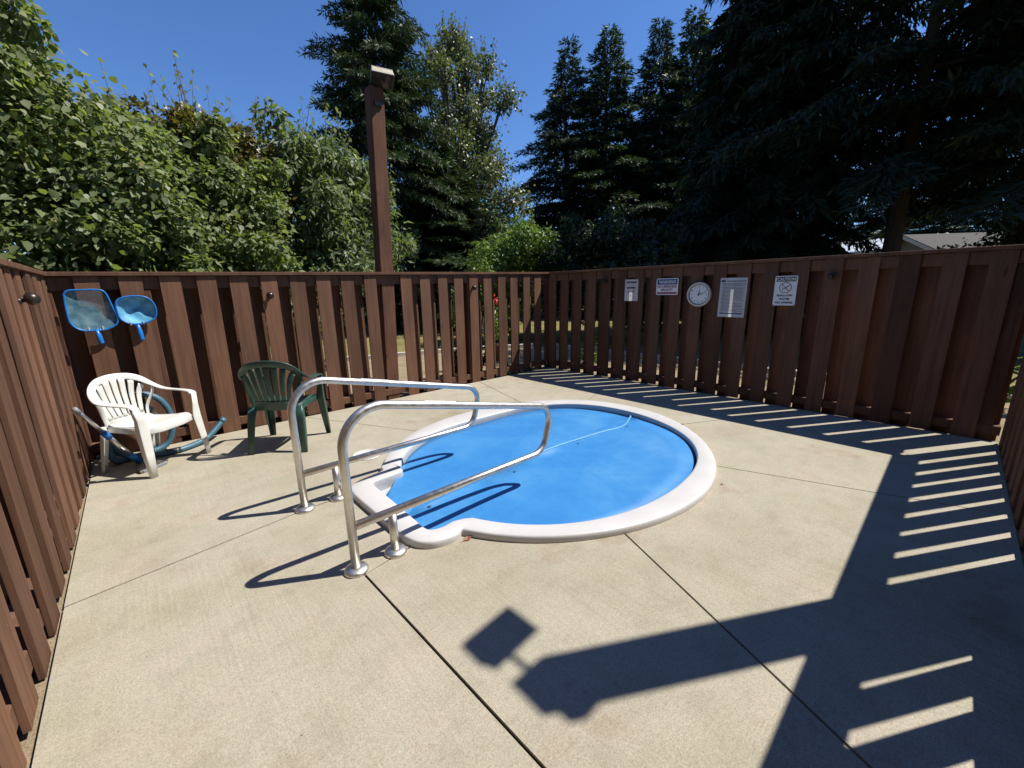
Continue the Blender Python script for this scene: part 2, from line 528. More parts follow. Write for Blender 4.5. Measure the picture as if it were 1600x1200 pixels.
tag(gr, 'tan gravel bed surrounding the fence', 'gravel', kind='structure')

# pool outline ------------------------------------------------------
PC = (2.87, 2.49)
CO = [1.5343, -0.0627, 0.0185, 0.1004, 0.0337, 0.0018, 0.0177, 0.0066, 0.008]
CI = [1.3405, -0.087, -0.035, 0.1271, 0.0222, -0.0086, 0.023, -0.0197, 0.0083]
def rad(c, th):
    r = c[0]
    for k in range(1, 5):
        r += c[2 * k - 1] * math.cos(k * th) + c[2 * k] * math.sin(k * th)
    return r
def ring(c, a0, a1, n):
    out = []
    for i in range(n + 1):
        th = R(a0 + (a1 - a0) * i / n)
        r = rad(c, th)
        out.append(Vector((PC[0] + r * math.cos(th), PC[1] + r * math.sin(th), 0)))
    return out
NR = 130
alc_o = [(1.345, 3.155), (1.325, 3.085), (1.22, 3.06), (1.10, 3.035), (1.02, 2.98), (0.99, 2.88), (0.985, 2.70), (0.988, 2.40), (0.993, 2.17), (1.0, 2.08), (1.03, 1.98), (1.10, 1.91), (1.20, 1.882), (1.265, 1.886), (1.295, 1.905)]
alc_i = [(1.46, 3.03), (1.45, 2.955), (1.35, 2.935), (1.22, 2.928), (1.178, 2.918), (1.163, 2.88), (1.158, 2.70), (1.150, 2.40), (1.141, 2.17), (1.138, 2.09), (1.147, 2.048), (1.18, 2.022), (1.24, 2.012), (1.31, 2.018), (1.385, 1.992)]
def dense(l, n=4):
    return [p for p in catmull([(x, y, 0) for x, y in l], n)]
OUT = ring(CO, 200.6, 514.5, NR) + dense(alc_o)
INN = ring(CI, 200.2, 519.5, NR) + dense(alc_i)
NO = len(OUT)

# concrete deck, cast in slabs round the pool ------------------------
deck = empty('concrete_deck', (0, 0, 0))
tag(deck, 'broom finished beige concrete deck around the pool', 'deck', kind='structure')
base = MB().prism([(X0 + .01, Y0 + .0), (X1 - .01, Y0 + .0), (X1 - .01, Y1 - .01), (X0 + .01, Y1 - .01)], -0.07, -0.014)
joints = [  # polyline from the pool to the perimeter, half width
    ([(1.02, 2.03), (0.70, 1.98), (0.762, Y0 + .002)], .0065),
    ([(2.05, 1.22), (1.305, Y0 + .002)], .006),
    ([(3.44, 1.30), (4.035, Y0 + .002)], .0045),
    ([(4.36, 1.90), (X1 - .012, 1.10)], .004),
    ([(4.25, 3.22), (X1 - .012, 3.82)], .003),
    ([(3.66, 3.70), (4.137, Y1 - .012)], .005),
    ([(2.13, 3.80), (1.38, Y1 - .012)], .004),
    ([(1.03, 2.95), (0.69, 2.947), (X0 + .012, 2.793)], .006),
]
corners = {(0, 1): [], (1, 2): [], (2, 3): [(X1 - .012, Y0 + .002)], (3, 4): [], (4, 5): [(X1 - .012, Y1 - .012)], (5, 6): [], (6, 7): [(X0 + .012, Y1 - .012)], (7, 0): [(X0 + .012, Y0 + .002)]}
pool_in = [Vector((p.x, p.y, 0)).lerp(q, 0.2) for p, q in zip(OUT, INN)]
def nearest(pt):
    return min(range(NO), key=lambda i: (pool_in[i].x - pt[0]) ** 2 + (pool_in[i].y - pt[1]) ** 2)
def offs(pl, d):
    P = [Vector((x, y, 0)) for x, y in pl]
    out = []
    for i, p in enumerate(P):
        t = (P[min(i + 1, len(P) - 1)] - P[max(i - 1, 0)]).normalized()
        out.append((p.x - t.y * d, p.y + t.x * d))
    return out
for (i, j), cs in corners.items():
    (pa, wa), (pb, wb) = joints[i], joints[j]
    la, lb = offs(pa, wa), offs(pb, -wb)
    ia, ib = nearest(la[0]), nearest(lb[0])
    poly = list(la) + cs + list(reversed(lb))
    # close along the pool, walking from joint j back to joint i
    k = ib
    back = []
    while k != ia:
        back.append((pool_in[k].x, pool_in[k].y))
        k = (k - 1) % NO
    poly = poly + back[1:-1]
    # drop near-duplicate points
    clean = []
    for p in poly:
        if not clean or math.hypot(p[0] - clean[-1][0], p[1] - clean[-1][1]) > .004:
            clean.append(p)
    MB().prism(clean, -0.10, 0.0).obj('slab', M['concrete'], deck)
# dark filler under the joints, leaving the pool free
fil = MB()
for (pl, w) in joints:
    a, b = offs(pl, w + .01), offs(pl, -w - .01)
    for k in range(len(pl) - 1):
        fil.add([(*a[k], -0.012), (*b[k], -0.012), (*b[k + 1], -0.012), (*a[k + 1], -0.012)], [(0, 1, 2, 3)])
fil.obj('joint_filler', M['soil'], deck)

# ------------------------------------------------------------------ fence
BW, TH = 0.165, 0.021      # board width, thickness, gap between the two board layers
unit = MB().box((0, 0, 0.5), (BW, TH, 1.0)).mesh('board')
unit.materials.append(M['fence'])
def top_h(x):
    return 1.72 + 0.10 * min(1, max(0, (x + .5) / 6.4))
def board(parent, x, y, rz, z0, z1, w=1.0):
    o = bpy.data.objects.new('board', unit)
    link(o)
    o.parent = parent
    o.location = (x, y, z0)
    o.rotation_euler = (random.gauss(0, .0022), random.gauss(0, .0022), rz + random.gauss(0, .008))
    o.scale = (w * random.uniform(.985, 1.015), 1, z1 - z0)
    return o
def hat(d):
    return Vector((d[0], d[1], 0))
def fence_run(name, label, origin, along, outw, starts, length, hts, skip_outer=(), post_at=(), mid=None, DEP=.115):
    """origin: inner-face corner; along/outw unit vectors; starts: left edges of inner boards; hts(s) cap height"""
    A, O = hat(along), hat(outw)
    P0 = Vector((origin[0], origin[1], 0))
    rz = math.atan2(A.y, A.x)
    t = empty(name, P0)
    tag(t, label, 'fence')
    def put(s, d):
        p = A * s + O * d
        return p.x, p.y
    def beam(nm, s0, s1, d0, d1, za, zb, mat=M['fence']):
        # za/zb: (bottom, top) offsets from the cap height, or absolute if positive tuple flagged by 'abs'
        vs = []
        for s in (s0, s1):
            for d in (d0, d1):
                x, y = put(s, d)
                for z in ((za(s)), (zb(s))):
                    vs.append((x, y, z))
        b = MB().add(vs, [(0, 1, 3, 2), (4, 6, 7, 5), (0, 4, 5, 1), (2, 3, 7, 6), (0, 2, 6, 4), (1, 5, 7, 3)])
        me = b.mesh(nm)
        bm = bmesh.new(); bm.from_mesh(me)
        bmesh.ops.recalc_face_normals(bm, faces=bm.faces[:])
        bmesh.ops.bevel(bm, geom=bm.edges[:], offset=0.004, segments=1, affect='EDGES')
        bm.to_mesh(me); bm.free()
        return mesh_obj(nm, me, mat, t)
    for k, s in enumerate(starts):
        x, y = put(s + BW / 2, TH / 2 + random.uniform(-.002, .003))
        board(t, x, y, rz, random.uniform(-.012, .012), hts(s) - .040)
        # outer board centred on the next gap
        e = starts[k + 1] if k + 1 < len(starts) else s + .2985
        if k in skip_outer:
            continue
        mid_s = (s + BW + e) / 2
        if mid_s > length - .03:
            continue
        x, y = put(mid_s, TH * 1.5 + DEP)
        board(t, x, y, rz, random.uniform(-.075, -.055), hts(s) - .045)
    if starts[0] > .14:
        x, y = put(starts[0] - .075, TH * 1.5 + DEP)
        board(t, x, y, rz, 0, hts(0) - .045)
    ext = .03
    beam('cap_board', -ext, length + ext, -.022, DEP + 2 * TH + .02, lambda s: hts(s) - .037, lambda s: hts(s))
    beam('top_rail', .0, length, TH + .003, TH + DEP - .003, lambda s: hts(s) - .16, lambda s: hts(s) - .0405)
    beam('bottom_rail', .0, length, TH + .003, TH + DEP - .003, lambda s: .055, lambda s: .145)
    if mid:
        beam('middle_rail', mid[0], mid[1], TH + .003, TH + DEP - .003, lambda s: mid[2], lambda s: mid[3])
    for s in post_at:
        hw_ = .085 if s < 0 else .05
        beam('post', s - hw_, s + hw_, TH + .008, TH + DEP - .008, lambda s_: -.08, lambda s_: hts(s_) - .165, M['post'])
    return t
back_u = [-.334, -.041, .25, .538, .829, 1.123, 1.419, 1.711, 2.008, 2.305, 2.833, 3.137, 3.439, 3.728, 4.019, 4.32, 4.626, 4.919, 5.223, 5.515]
fence_run('board_fence', 'sunlit brown board fence behind the two plastic chairs', (X0, Y1), (1, 0), (0, 1),
          [u - X0 for u in back_u], 6.4, lambda s: top_h(s + X0), skip_outer=(9,), post_at=(.62, 4.55, -.068), DEP=.105)
rb_top = [5.335, 5.053, 4.745, 4.443, 4.142, 3.844, 3.55, 3.247, 2.945, 2.64, 2.34, 2.04, 1.73, 1.42, 1.11, .807, .498, .181, -.127]
fence_run('board_fence', 'shaded brown board fence carrying the signs and clock', (X1, Y1), (0, -1), (1, 0),
          [Y1 - v for v in rb_top], 5.8, lambda s: 1.82, post_at=(5.70, -.068), DEP=.10)
fence_run('board_fence', 'sunlit brown board fence running along the left edge', (X0, -.45), (0, 1), (-1, 0),
          [.06 + .2985 * k for k in range(19)] + [5.628], 5.8, lambda s: 1.72, post_at=(1.3, 3.55))
fence_run('board_fence', 'dark board fence at the right edge casting striped shadow', (X1, Y0), (-1, 0), (0, -1),
          [.10 + .2985 * k for k in range(10)] + [2.99 + .2985 * k for k in range(12)], 6.4, lambda s: 1.80, post_at=(.06,), mid=(2.95, 6.3, .36, .62), DEP=.085)

# ------------------------------------------------------------------ pool
pool = empty('fiberglass_pool', (0, 0, 0))
tag(pool, 'round sunken pool with white rim and square step alcove', 'pool')
def loft(prof, name, mat, smooth=True):
    """prof: list of (lerp from outer to inner, z)"""
    vs, fs = [], []
    n = len(prof)
    for p, q in zip(OUT, INN):
        for t, z in prof:
            a = p.lerp(q, t)
            vs.append((a.x, a.y, z))
    for i in range(NO):
        j = (i + 1) % NO
        for k in range(n - 1):
            fs.append((i * n + k, j * n + k, j * n + k + 1, i * n + k + 1))
    me = bpy.data.meshes.new(name)
    me.from_pydata(vs, [], fs)
    bm = bmesh.new(); bm.from_mesh(me)
    bmesh.ops.recalc_face_normals(bm, faces=bm.faces[:])
    bm.to_mesh(me); bm.free()
    return mesh_obj(name, me, mat, pool, smooth)
loft([(0.03, -.03), (0.0, .004), (0.0, .026), (.015, .037), (.045, .044), (.10, .048), (.5, .051), (.90, .050), (.965, .047), (.993, .041), (1.0, .032), (1.0, .010)], 'rim', M['white_coping'])
loft([(0.999, .012), (1.0, -.05), (1.0, -.9)], 'shell_wall', M['shell'])
poly = [(p.x, p.y) for p in INN]
MB().prism(poly, -.98, -.90).obj('shell_floor', M['shell'], pool)
stepo = MB().prism([(1.13, 1.98), (1.52, 1.98), (1.50, 2.5), (1.52, 2.97), (1.13, 2.97)], -.35, -.055)
stepo.obj('step', M['shell'], pool, bevel=.02)
# skimmer mouth in the far wall
sk = empty('skimmer', (1.50, 3.13, -.0))
sk.parent = pool
sk.rotation_euler = (0, 0, R(62))
MB().box((0, -.012, .022), (.24, .016, .012)).obj('top_trim', M['beige'], sk)
MB().box((0, -.012, -.05), (.24, .012, .010)).obj('bottom_trim', M['beige'], sk)
MB().box((0, -.013, -.014), (.235, .008, .058)).obj('weir_flap', M['beige'], sk)
tag(sk, None)

# foam cover in two halves -----------------------------------------
seam = [(1.12, 2.385), (1.335, 2.392), (1.75, 2.395), (2.16, 2.405), (2.69, 2.465), (3.16, 2.425), (3.53, 2.385), (3.70, 2.345), (3.88, 2.355), (4.05, 2.42), (4.30, 2.52)]
def sy(x):
    for (a, b), (c, d) in zip(seam, seam[1:]):
        if a <= x <= c:
            return b + (d - b) * (x - a) / (c - a)
    return seam[0][1] if x < seam[0][0] else seam[-1][1]
cov = []
for p, q in zip(OUT, INN):
    a = q + (q - p).normalized() * .016
    cov.append((a.x, a.y))
cut = [(1.41, 2.93), (1.385, 2.86), (1.345, 2.795), (1.29, 2.752), (1.23, 2.738), (1.178, 2.742)]
cov2 = []
done = False
for x, y in cov:
    if x < 1.47 and 2.742 < y < 3.02:
        if not done:
            cov2 += cut
            done = True
        continue
    cov2.append((x, y))
def cover_panel(pts, sgn, z, label):
    # pts: closed outline
    n = len(pts)
    cxm = sum(p[0] for p in pts) / n
    cym = sum(p[1] for p in pts) / n
    t = empty('pool_cover', (cxm, cym, 0))
    tag(t, label, 'pool cover', 'two halves of the blue pool cover')
    me = bpy.data.meshes.new('foam_sheet')
    bm = bmesh.new()
    vs = [bm.verts.new((x - cxm, y - cym, 0)) for x, y in pts]
    f = bm.faces.new(vs)
    bmesh.ops.triangulate(bm, faces=[f], ngon_method='EAR_CLIP')
    for _ in range(3):
        ed = [e for e in bm.edges if e.calc_length() > .14]
        bmesh.ops.subdivide_edges(bm, edges=ed, cuts=1, use_grid_fill=False)
        bmesh.ops.triangulate(bm, faces=bm.faces[:])
    bd = {v for e in bm.edges if e.is_boundary for v in e.verts}
    for v in bm.verts:
        x, y = v.co.x + cxm, v.co.y + cym
        v.co.z = z + .006 * math.sin(2.3 * x + 1.1) * math.sin(2.9 * y) + .004 * math.sin(6 * x + 2 * y) - (.006 if v in bd else 0)
    for fc in bm.faces:
        if fc.normal.z < 0:
            fc.normal_flip()
    ext = bmesh.ops.extrude_edge_only(bm, edges=[e for e in bm.edges if e.is_boundary])
    for v in [e for e in ext['geom'] if isinstance(e, bmesh.types.BMVert)]:
        v.co.z -= .02
    bm.normal_update()
    bm.to_mesh(me)
    bm.free()
    mesh_obj('foam_sheet', me, M['cover'], t, True)
    return t, cxm, cym
far_pts = [p for p in cov2 if p[1] > sy(p[0])]
near_pts = [p for p in cov2 if p[1] <= sy(p[0])]
def roll(pts):
    # start the list just after the biggest gap
    g_, k_ = max((math.dist(pts[i], pts[(i + 1) % len(pts)]), i) for i in range(len(pts)))
    return pts[k_ + 1:] + pts[:k_ + 1]
far_pts, near_pts = roll(far_pts), roll(near_pts)
inner_seam = [p for p in catmull([(x, y, 0) for x, y in seam], 6) if 1.17 < p.x < 4.22]
ltr = [(p.x, p.y) for p in inner_seam]
def close(pts, off):
    s_ = [(x, y + off) for x, y in ltr]
    return pts + (s_ if math.dist(pts[-1], s_[0]) < math.dist(pts[-1], s_[-1]) else s_[::-1])
tF, fx, fy = cover_panel(close(far_pts, .003), 1, -.006, 'blue foam pool cover half on the far side of the seam')
tN, nx, ny = cover_panel(close(near_pts, -.003), -1, .004, 'blue foam pool cover half on the near side, nearer the step')
MB().tube([(x - nx, y - ny, .004 + .006 * math.sin(2.3 * x + 1.1) * math.sin(2.9 * y)) for x, y in ltr if x > 2.3], .011, 8).obj('rolled_hem', M['cover_hem'], tN, True)
for (gx, gy, tt, ox, oy) in [(3.80, 2.425, tF, fx, fy), (3.83, 2.30, tN, nx, ny), (3.04, 2.362, tN, nx, ny), (2.16, 2.345, tN, nx, ny), (1.335, 2.352, tN, nx, ny)]:
    zz = .006 * math.sin(2.3 * gx + 1.1) * math.sin(2.9 * gy) + .004 * math.sin(6 * gx + 2 * gy) + (.004 if tt is tN else -.006)
    MB().lathe([(.012, -.004), (.013, .004), (.008, .005), (.007, .002)], 12, (gx - ox, gy - oy, zz)).obj('grommet', M['grommet'], tt, True)

lid = empty('skimmer_lid', (1.42, 3.60, 0))
tag(lid, 'round white skimmer lid set in the concrete deck', 'lid')
MB().lathe([(.135, .0), (.135, .006), (.128, .010), (.122, .010), (.120, .007), (.05, .008), (.0005, .008)], 36).obj('disc', M['white_coping'], lid, True)
MB().lathe([(.016, .0075), (.016, .0095), (.0005, .0095)], 12, (.06, .03, 0)).obj('finger_hole', M['ink_grey'], lid)

# ------------------------------------------------------------------ hand rails
def handrail(y, label):
    t = empty('hand_rail', (.68, y, 0))
    tag(t, label, 'hand rail', 'steel hand rails at the pool steps')
    r = .0245
    # outer loop: up the post, over the top, round the nose, back along the lower bar
    def fillet(pts, rad_):
        out = [Vector(pts[0])]
        for i in range(1, len(pts) - 1):
            a, b, c = Vector(pts[i - 1]), Vector(pts[i]), Vector(pts[i + 1])
            d1, d2 = (a - b).normalized(), (c - b).normalized()
            half = d1.angle(d2) / 2
            L = rad_[i - 1] / math.tan(half)
            p, q = b + d1 * L, b + d2 * L
            ctr = b + (d1 + d2).normalized() * (rad_[i - 1] / math.sin(half))
            v0, v1 = p - ctr, q - ctr
            ang = v0.angle(v1)
            for k in range(15):
                s = k / 14
                out.append(ctr + (v0 * math.sin((1 - s) * ang) + v1 * math.sin(s * ang)) / math.sin(ang))
        out.append(Vector(pts[-1]))
        return out
    path = fillet([(0, 0, .004), (0, 0, .958), (1.605, 0, .614), (1.515, 0, .262), (.02, 0, .268)], [.205, .135, .14])
    MB().tube(path, r, 20).obj('bent_tube', M['steel'], t, True)
    MB().tube([(.235, 0, .004), (.235, 0, .255)], r * .98, 20).obj('short_leg', M['steel'], t, True)
    for x in (0, .235):
        MB().lathe([(.066, 0), (.066, .010), (.060, .020), (.045, .026), (.030, .030), (.0255, .030)], 28, (x, 0, 0)).obj('floor_flange', M['steel'], t, True)
    # white sticker wrapped over the top bar
    d = Vector((1.605, 0, .614 - .958)).normalized()
    up = Vector((-d.z, 0, d.x))
    s0, s1 = .50, .72
    vs, fs = [], []
    for s in (s0, s1):
        b = Vector((0, 0, .958)) + d * s
        for k in range(9):
            a = R(-62 + 124 * k / 8)
            vs.append(b + (up * math.cos(a) + Vector((0, -1, 0)) * math.sin(a)) * (r + .0012))
    fs = [(k, k + 1, 10 + k, 9 + k) for k in range(8)]
    MB().add(vs, fs).obj('sticker', M['white_print'], t, True)
    pr = MB()
    for row, a0 in ((0, 28), (1, 44)):
        k = 0
        s = s0 + .015
        while s < s1 - .03:
            w = random.uniform(.006, .016)
            q = []
            for ss, aa in ((s, a0), (s + w, a0), (s + w, a0 + 9), (s, a0 + 9)):
                a = R(aa)
                q.append(Vector((0, 0, .958)) + d * ss + (up * math.cos(a) + Vector((0, -1, 0)) * math.sin(a)) * (r + .0018))
            pr.add(q, [(0, 1, 2, 3)])
            s += w + .005
    pr.obj('sticker_print', M['ink_grey'], t)
    return t
handrail(2.043, 'stainless hand rail nearer the camera beside the pool steps')
handrail(2.948, 'stainless hand rail farther from camera, toward the plastic chairs')

# ------------------------------------------------------------------ plastic chairs
def chair(name, label, mat, loc, rz, scale=1.0):
    t = empty(name, loc, rz)
    t.scale = scale if isinstance(scale, tuple) else (scale,) * 3
    tag(t, label, 'chair', 'plastic armchairs along the fence')
    # local: x right, y forward
    arch = [(-.285, .235, .600), (-.292, .20, .622), (-.298, .10, .632), (-.300, -.02, .638), (-.290, -.11, .655), (-.262, -.185, .700), (-.215, -.235, .752), (-.145, -.268, .788), (-.06, -.285, .803), (0, -.287, .806)]
    arch += [(-x, y, z) for x, y, z in reversed(arch[:-1])]
    pth = catmull(arch, 5)
    n = len(pth)
    nr, wl = [], []
    for p in pth:
        k = min(1, max(0, (p.z - .635) / .13))          # 0 on the arm, 1 on the back
        side = Vector((p.x * .35 * (1 - k), 1.0 * k, (1 - k) * 1.0 + .22 * k))
        nr.append(side.normalized())
        wl.append(.034 - .004 * k)
    MB().band(pth, nr, wl, .0065).obj('arm_and_back_band', mat, t, True)
    # seat shell
    vs, fs = [], []
    nx_, ny_ = 14, 14
    for top in (1, 0):
        for j in range(ny_ + 1):
            v = j / ny_
            y = -.205 + .445 * v
            half = .185 + .045 * v
            for i in range(nx_ + 1):
                u = -1 + 2 * i / nx_
                z = .395 + .028 * v + .018 * u * u - .012 * math.sin(math.pi * v) - (.035 * max(0, (v - .86) / .14) ** 2) + .02 * max(0, .12 - v) / .12
                vs.append((half * u, y, z - (0 if top else .007)))
    m_ = (nx_ + 1) * (ny_ + 1)
    for j in range(ny_):
        for i in range(nx_):
            a = j * (nx_ + 1) + i
            fs.append((a, a + 1, a + nx_ + 2, a + nx_ + 1))
            b = a + m_
            fs.append((b, b + nx_ + 1, b + nx_ + 2, b + 1))
    for i in range(nx_):
        fs.append((i, i + m_, i + 1 + m_, i + 1))
        a = ny_ * (nx_ + 1) + i
        fs.append((a, a + 1, a + 1 + m_, a + m_))
    for j in range(ny_):
        a = j * (nx_ + 1)
        fs.append((a, a + nx_ + 1, a + nx_ + 1 + m_, a + m_))
        a += nx_
        fs.append((a, a + m_, a + nx_ + 1 + m_, a + nx_ + 1))
    MB().add(vs, fs).obj('seat', mat, t, True)
    # front apron and side rails under the seat
    MB().band([(-.23, .235, .385), (-.1, .25, .375), (.1, .25, .375), (.23, .235, .385)], Vector((0, 1, .1)), .026, .004).obj('front_apron', mat, t, True)
    for s in (-1, 1):
        MB().band([(s * .19, -.20, .382), (s * .215, .0, .385), (s * .235, .22, .392)], Vector((s, 0, .15)), .026, .0045).obj('side_apron', mat, t, True)
    # lower back panel and fanned slats
    MB().band([(-.165, -.212, .425), (0, -.226, .425), (.165, -.212, .425)], Vector((0, 1, .2)), .045, .0045).obj('back_panel', mat, t, True)
    for k in range(7):
        f = (k - 3) / 3
        x0, x1 = f * .142, f * .212
        z1 = .790 - .085 * abs(f) ** 2.2
        y1 = -.278 + .045 * f * f
        p0, p1, p2 = Vector((x0, -.222 + .008 * f * f, .455)), Vector(((x0 + x1) / 2, -.262 + .02 * f * f, .62)), Vector((x1, y1, z1))
        MB().band(catmull([p0, p1, p2], 5), Vector((0, 1, .25)), [.0185 + .0095 * i / 10 for i in range(11)], .0045).obj('slat', mat, t, True)
    # outer back posts, from seat corners to the band
    for s in (-1, 1):
        MB().band(catmull([(s * .185, -.20, .40), (s * .20, -.205, .50), (s * .245, -.17, .62), (s * .268, -.175, .69)], 5), Vector((s * .3, 1, .1)), .019, .005).obj('back_stile', mat, t, True)
    # legs: L-shaped, tapering
    def leg(pts, ws, face, name_):
        a, b = Vector(face[0]), Vector(face[1])
        mbb = MB()
        mbb.band(pts, a, ws, .0042)
        P2 = [Vector(p) + b * 0 for p in pts]
        q = []
        for p, w in zip(P2, ws):
            q.append(p - a * (w * .55) + b * (-w * .96))
        mbb.band(q, b, [w * .62 for w in ws], .0042)
        return mbb.obj(name_, mat, t, True)
    for s in (-1, 1):
        leg([(s * .288, .238, .606), (s * .272, .248, .50), (s * .262, .252, .40), (s * .275, .268, .2), (s * .288, .285, .0)],
            [.026, .030, .042, .036, .024], ((0, 1, 0), (-s, 0, 0)), 'front_leg')
        leg([(s * .205, -.205, .415), (s * .222, -.228, .30), (s * .235, -.262, .12), (s * .242, -.285, .0)],
            [.040, .036, .030, .024], ((0, -1, 0), (-s, 0, 0)), 'rear_leg')
    return t
chair('plastic_armchair', 'white plastic armchair in the corner below the nets', M['white_plastic'], (-.05, 4.80, 0), math.atan2(-.765, .644) - math.pi / 2, (.94, .97, 1.0))
chair('plastic_armchair', 'dark green plastic armchair turned toward the back fence', M['green_plastic'], (.985, 4.475, 0), math.atan2(.80, .60) - math.pi / 2, (1.0, 1.0, 1.09))

# ------------------------------------------------------------------ cleaning gear in the corner
def corrugated(pts, r, n=22, ribs=1.0):
    path = catmull(pts, n)
    # resample evenly
    L = [0]
    for a, b in zip(path, path[1:]):
        L.append(L[-1] + (b - a).length)
    step = .010
    out, k = [], 0
    s = 0
    while s < L[-1]:
        while L[k + 1] < s:
            k += 1
        t = (s - L[k]) / (L[k + 1] - L[k])
        out.append(path[k].lerp(path[k + 1], t))
        s += step
    rads = [r * (1.0 if i % 2 else .78) for i in range(len(out))]
    return MB().tube(out, rads, 12)
hose = empty('vacuum_hose', (.1, 5.05, 0))
tag(hose, 'pale blue ribbed pool hose coiled behind the white chair', 'hose')
hp = [(.515, 5.215, .165), (.43, 5.16, .095), (.33, 5.10, .040), (.135, 4.985, .028), (-.05, 4.985, .028), (-.20, 5.02, .035), (-.33, 5.11, .13), (-.35, 5.17, .33), (-.25, 5.20, .52), (-.08, 5.19, .595), (.05, 5.18, .53), (.115, 5.17, .38), (.112, 5.16, .22), (.05, 5.14, .075), (-.08, 5.10, .032), (-.25, 5.06, .034), (-.33, 5.0, .05), (-.36, 5.05, .22), (-.28, 5.12, .42), (-.12, 5.13, .50), (0.0, 5.12, .43)]
corrugated([(x - .1, y - 5.05, z) for x, y, z in hp], .030).obj('ribbed_tube', M['hose'], hose, True)
MB().tube([(.515 - .1, 5.215 - 5.05, .165), (.55 - .1, 5.235 - 5.05, .195)], .029, 14).obj('end_cuff', M['hose'], hose, True)
MB().tube([(.02 - .1, 4.982 - 5.05, .028), (.10 - .1, 4.982 - 5.05, .028), (.135 - .1, 4.985 - 5.05, .028)], .031, 14).obj('rubber_cuff', M['black'], hose, True)
pole = empty('telescopic_pole', (-.15, 4.83, 0))
tag(pole, 'silver telescopic pole with blue collars leaning in the fence corner', 'pole')
pa, pb = Vector((-.03, .06, .035)), Vector((-.29, -.34, .66))
ptd = pb - pa
MB().tube([pa, pa + ptd * .55], .019, 14).obj('outer_tube', M['alu'], pole, True)
MB().tube([pa + ptd * .55, pb], .015, 14).obj('inner_tube', M['alu'], pole, True)
MB().tube([pa + ptd * .50, pa + ptd * .60], .024, 14).obj('collar', M['blue_plastic'], pole, True)
MB().tube([pa + ptd * -.02, pa + ptd * .16], .025, 14).obj('grip', M['blue_plastic'], pole, True)
MB().tube([pa + ptd * .95, pb + ptd * .02], .018, 14).obj('tip', M['ink_grey'], pole, True)
vh = empty('pool_vacuum', (-.10, 4.70, 0), R(35))
tag(vh, 'small clear triangular vacuum head on the ground by white chair', 'vacuum head')
MB().prism([(-.12, -.05), (.12, -.05), (.10, .03), (.03, .08), (-.03, .08), (-.10, .03)], .012, .034).obj('body', M['alu'], vh, bevel=.006)
MB().tube([(0, .02, .03), (0, .05, .075)], .022, 14).obj('hose_port', M['blue_plastic'], vh, True)
for s in (-1, 1):
    MB().tube([(s * .09, -.05, .014), (s * .09, -.038, .014)], .014, 12).obj('wheel', M['white_plastic'], vh, True)
MB().box((0, -.052, .012), (.2, .01, .018)).obj('brush', M['ink_grey'], vh)

# leaf nets hanging on the back fence
def net(label, outline, handle, bag, zoff, deep):
    cxm = sum(p[0] for p in outline) / len(outline)
    czm = sum(p[1] for p in outline) / len(outline)
    y = 5.335 - zoff
    t = empty('leaf_net', (cxm, y, czm))
    tag(t, label, 'pool net', 'leaf nets hung on the back fence')
    cl = catmull([(x - cxm, 0, z - czm) for x, z in outline + outline[:1]], 8)
    MB().band(cl + [cl[1]], [Vector((p.x, -.0, p.z)).normalized() for p in cl + [cl[1]]], .014, .007).obj('frame', M['blue_plastic'], t, True)
    # sagging net
    vs, fs = [(0.01, deep, -.01)], []
    nn = len(cl) - 1
    rings_ = (.15, .3, .45, .6, .75, .88, .97)
    for q, s in enumerate(rings_):
        for p in cl[:-1]:
            vs.append((p.x * s, deep * (1 - s ** 2) + (.012 if bag else .004) * math.sin(41 * p.x * s + 1) * math.sin(37 * p.z * s) * (1 - s ** 4), p.z * s))
    for i in range(nn):
        fs.append((0, 1 + i, 1 + (i + 1) % nn))
        for q in range(len(rings_) - 1):
            a, b = 1 + q * nn, 1 + (q + 1) * nn
            fs.append((a + i, b + i, b + (i + 1) % nn, a + (i + 1) % nn))
    MB().add(vs, fs).obj('mesh_bag' if bag else 'flat_mesh', M['net_bag'] if bag else M['net'], t, True)
    (x0, z0), (x1, z1) = handle
    a, b = Vector((x0 - cxm, 0, z0 - czm)), Vector((x1 - cxm, -.01, z1 - czm))
    MB().tube([a, a.lerp(b, .35), a.lerp(b, .4), a.lerp(b, .92), b], [.013, .017, .020, .020, .017], 14).obj('handle', M['blue_plastic'], t, True)
    sdv = (b - a).cross(Vector((0, 1, 0))).normalized()
    MB().tube([a + sdv * .042 + Vector((0, 0, .004)), a - (a - b) * .22, a - sdv * .042 + Vector((0, 0, .004))], .008, 8).obj('yoke', M['blue_plastic'], t, True)
    for s in (-1, 1):
        MB().box(a + sdv * (.045 * s) + Vector((0, -.004, .003)), (.008, .020, .030)).obj('clip', M['white_plastic'], t)
    return t
net('flat square blue leaf net on the fence in the corner',
    [(-.405, 1.535), (-.372, 1.562), (-.28, 1.568), (-.185, 1.566), (-.145, 1.535), (-.122, 1.42), (-.104, 1.31), (-.125, 1.25), (-.20, 1.212), (-.28, 1.208), (-.355, 1.218), (-.408, 1.28), (-.414, 1.41)],
    ((-.258, 1.222), (-.245, 1.085)), False, .05, .025)
net('rounded blue leaf net with pale baggy mesh on the fence',
    [(-.098, 1.42), (-.08, 1.47), (-.03, 1.497), (.045, 1.508), (.125, 1.492), (.168, 1.44), (.178, 1.36), (.15, 1.29), (.06, 1.25), (-.03, 1.257), (-.088, 1.31)],
    ((.025, 1.256), (.034, 1.092)), True, .055, .045)

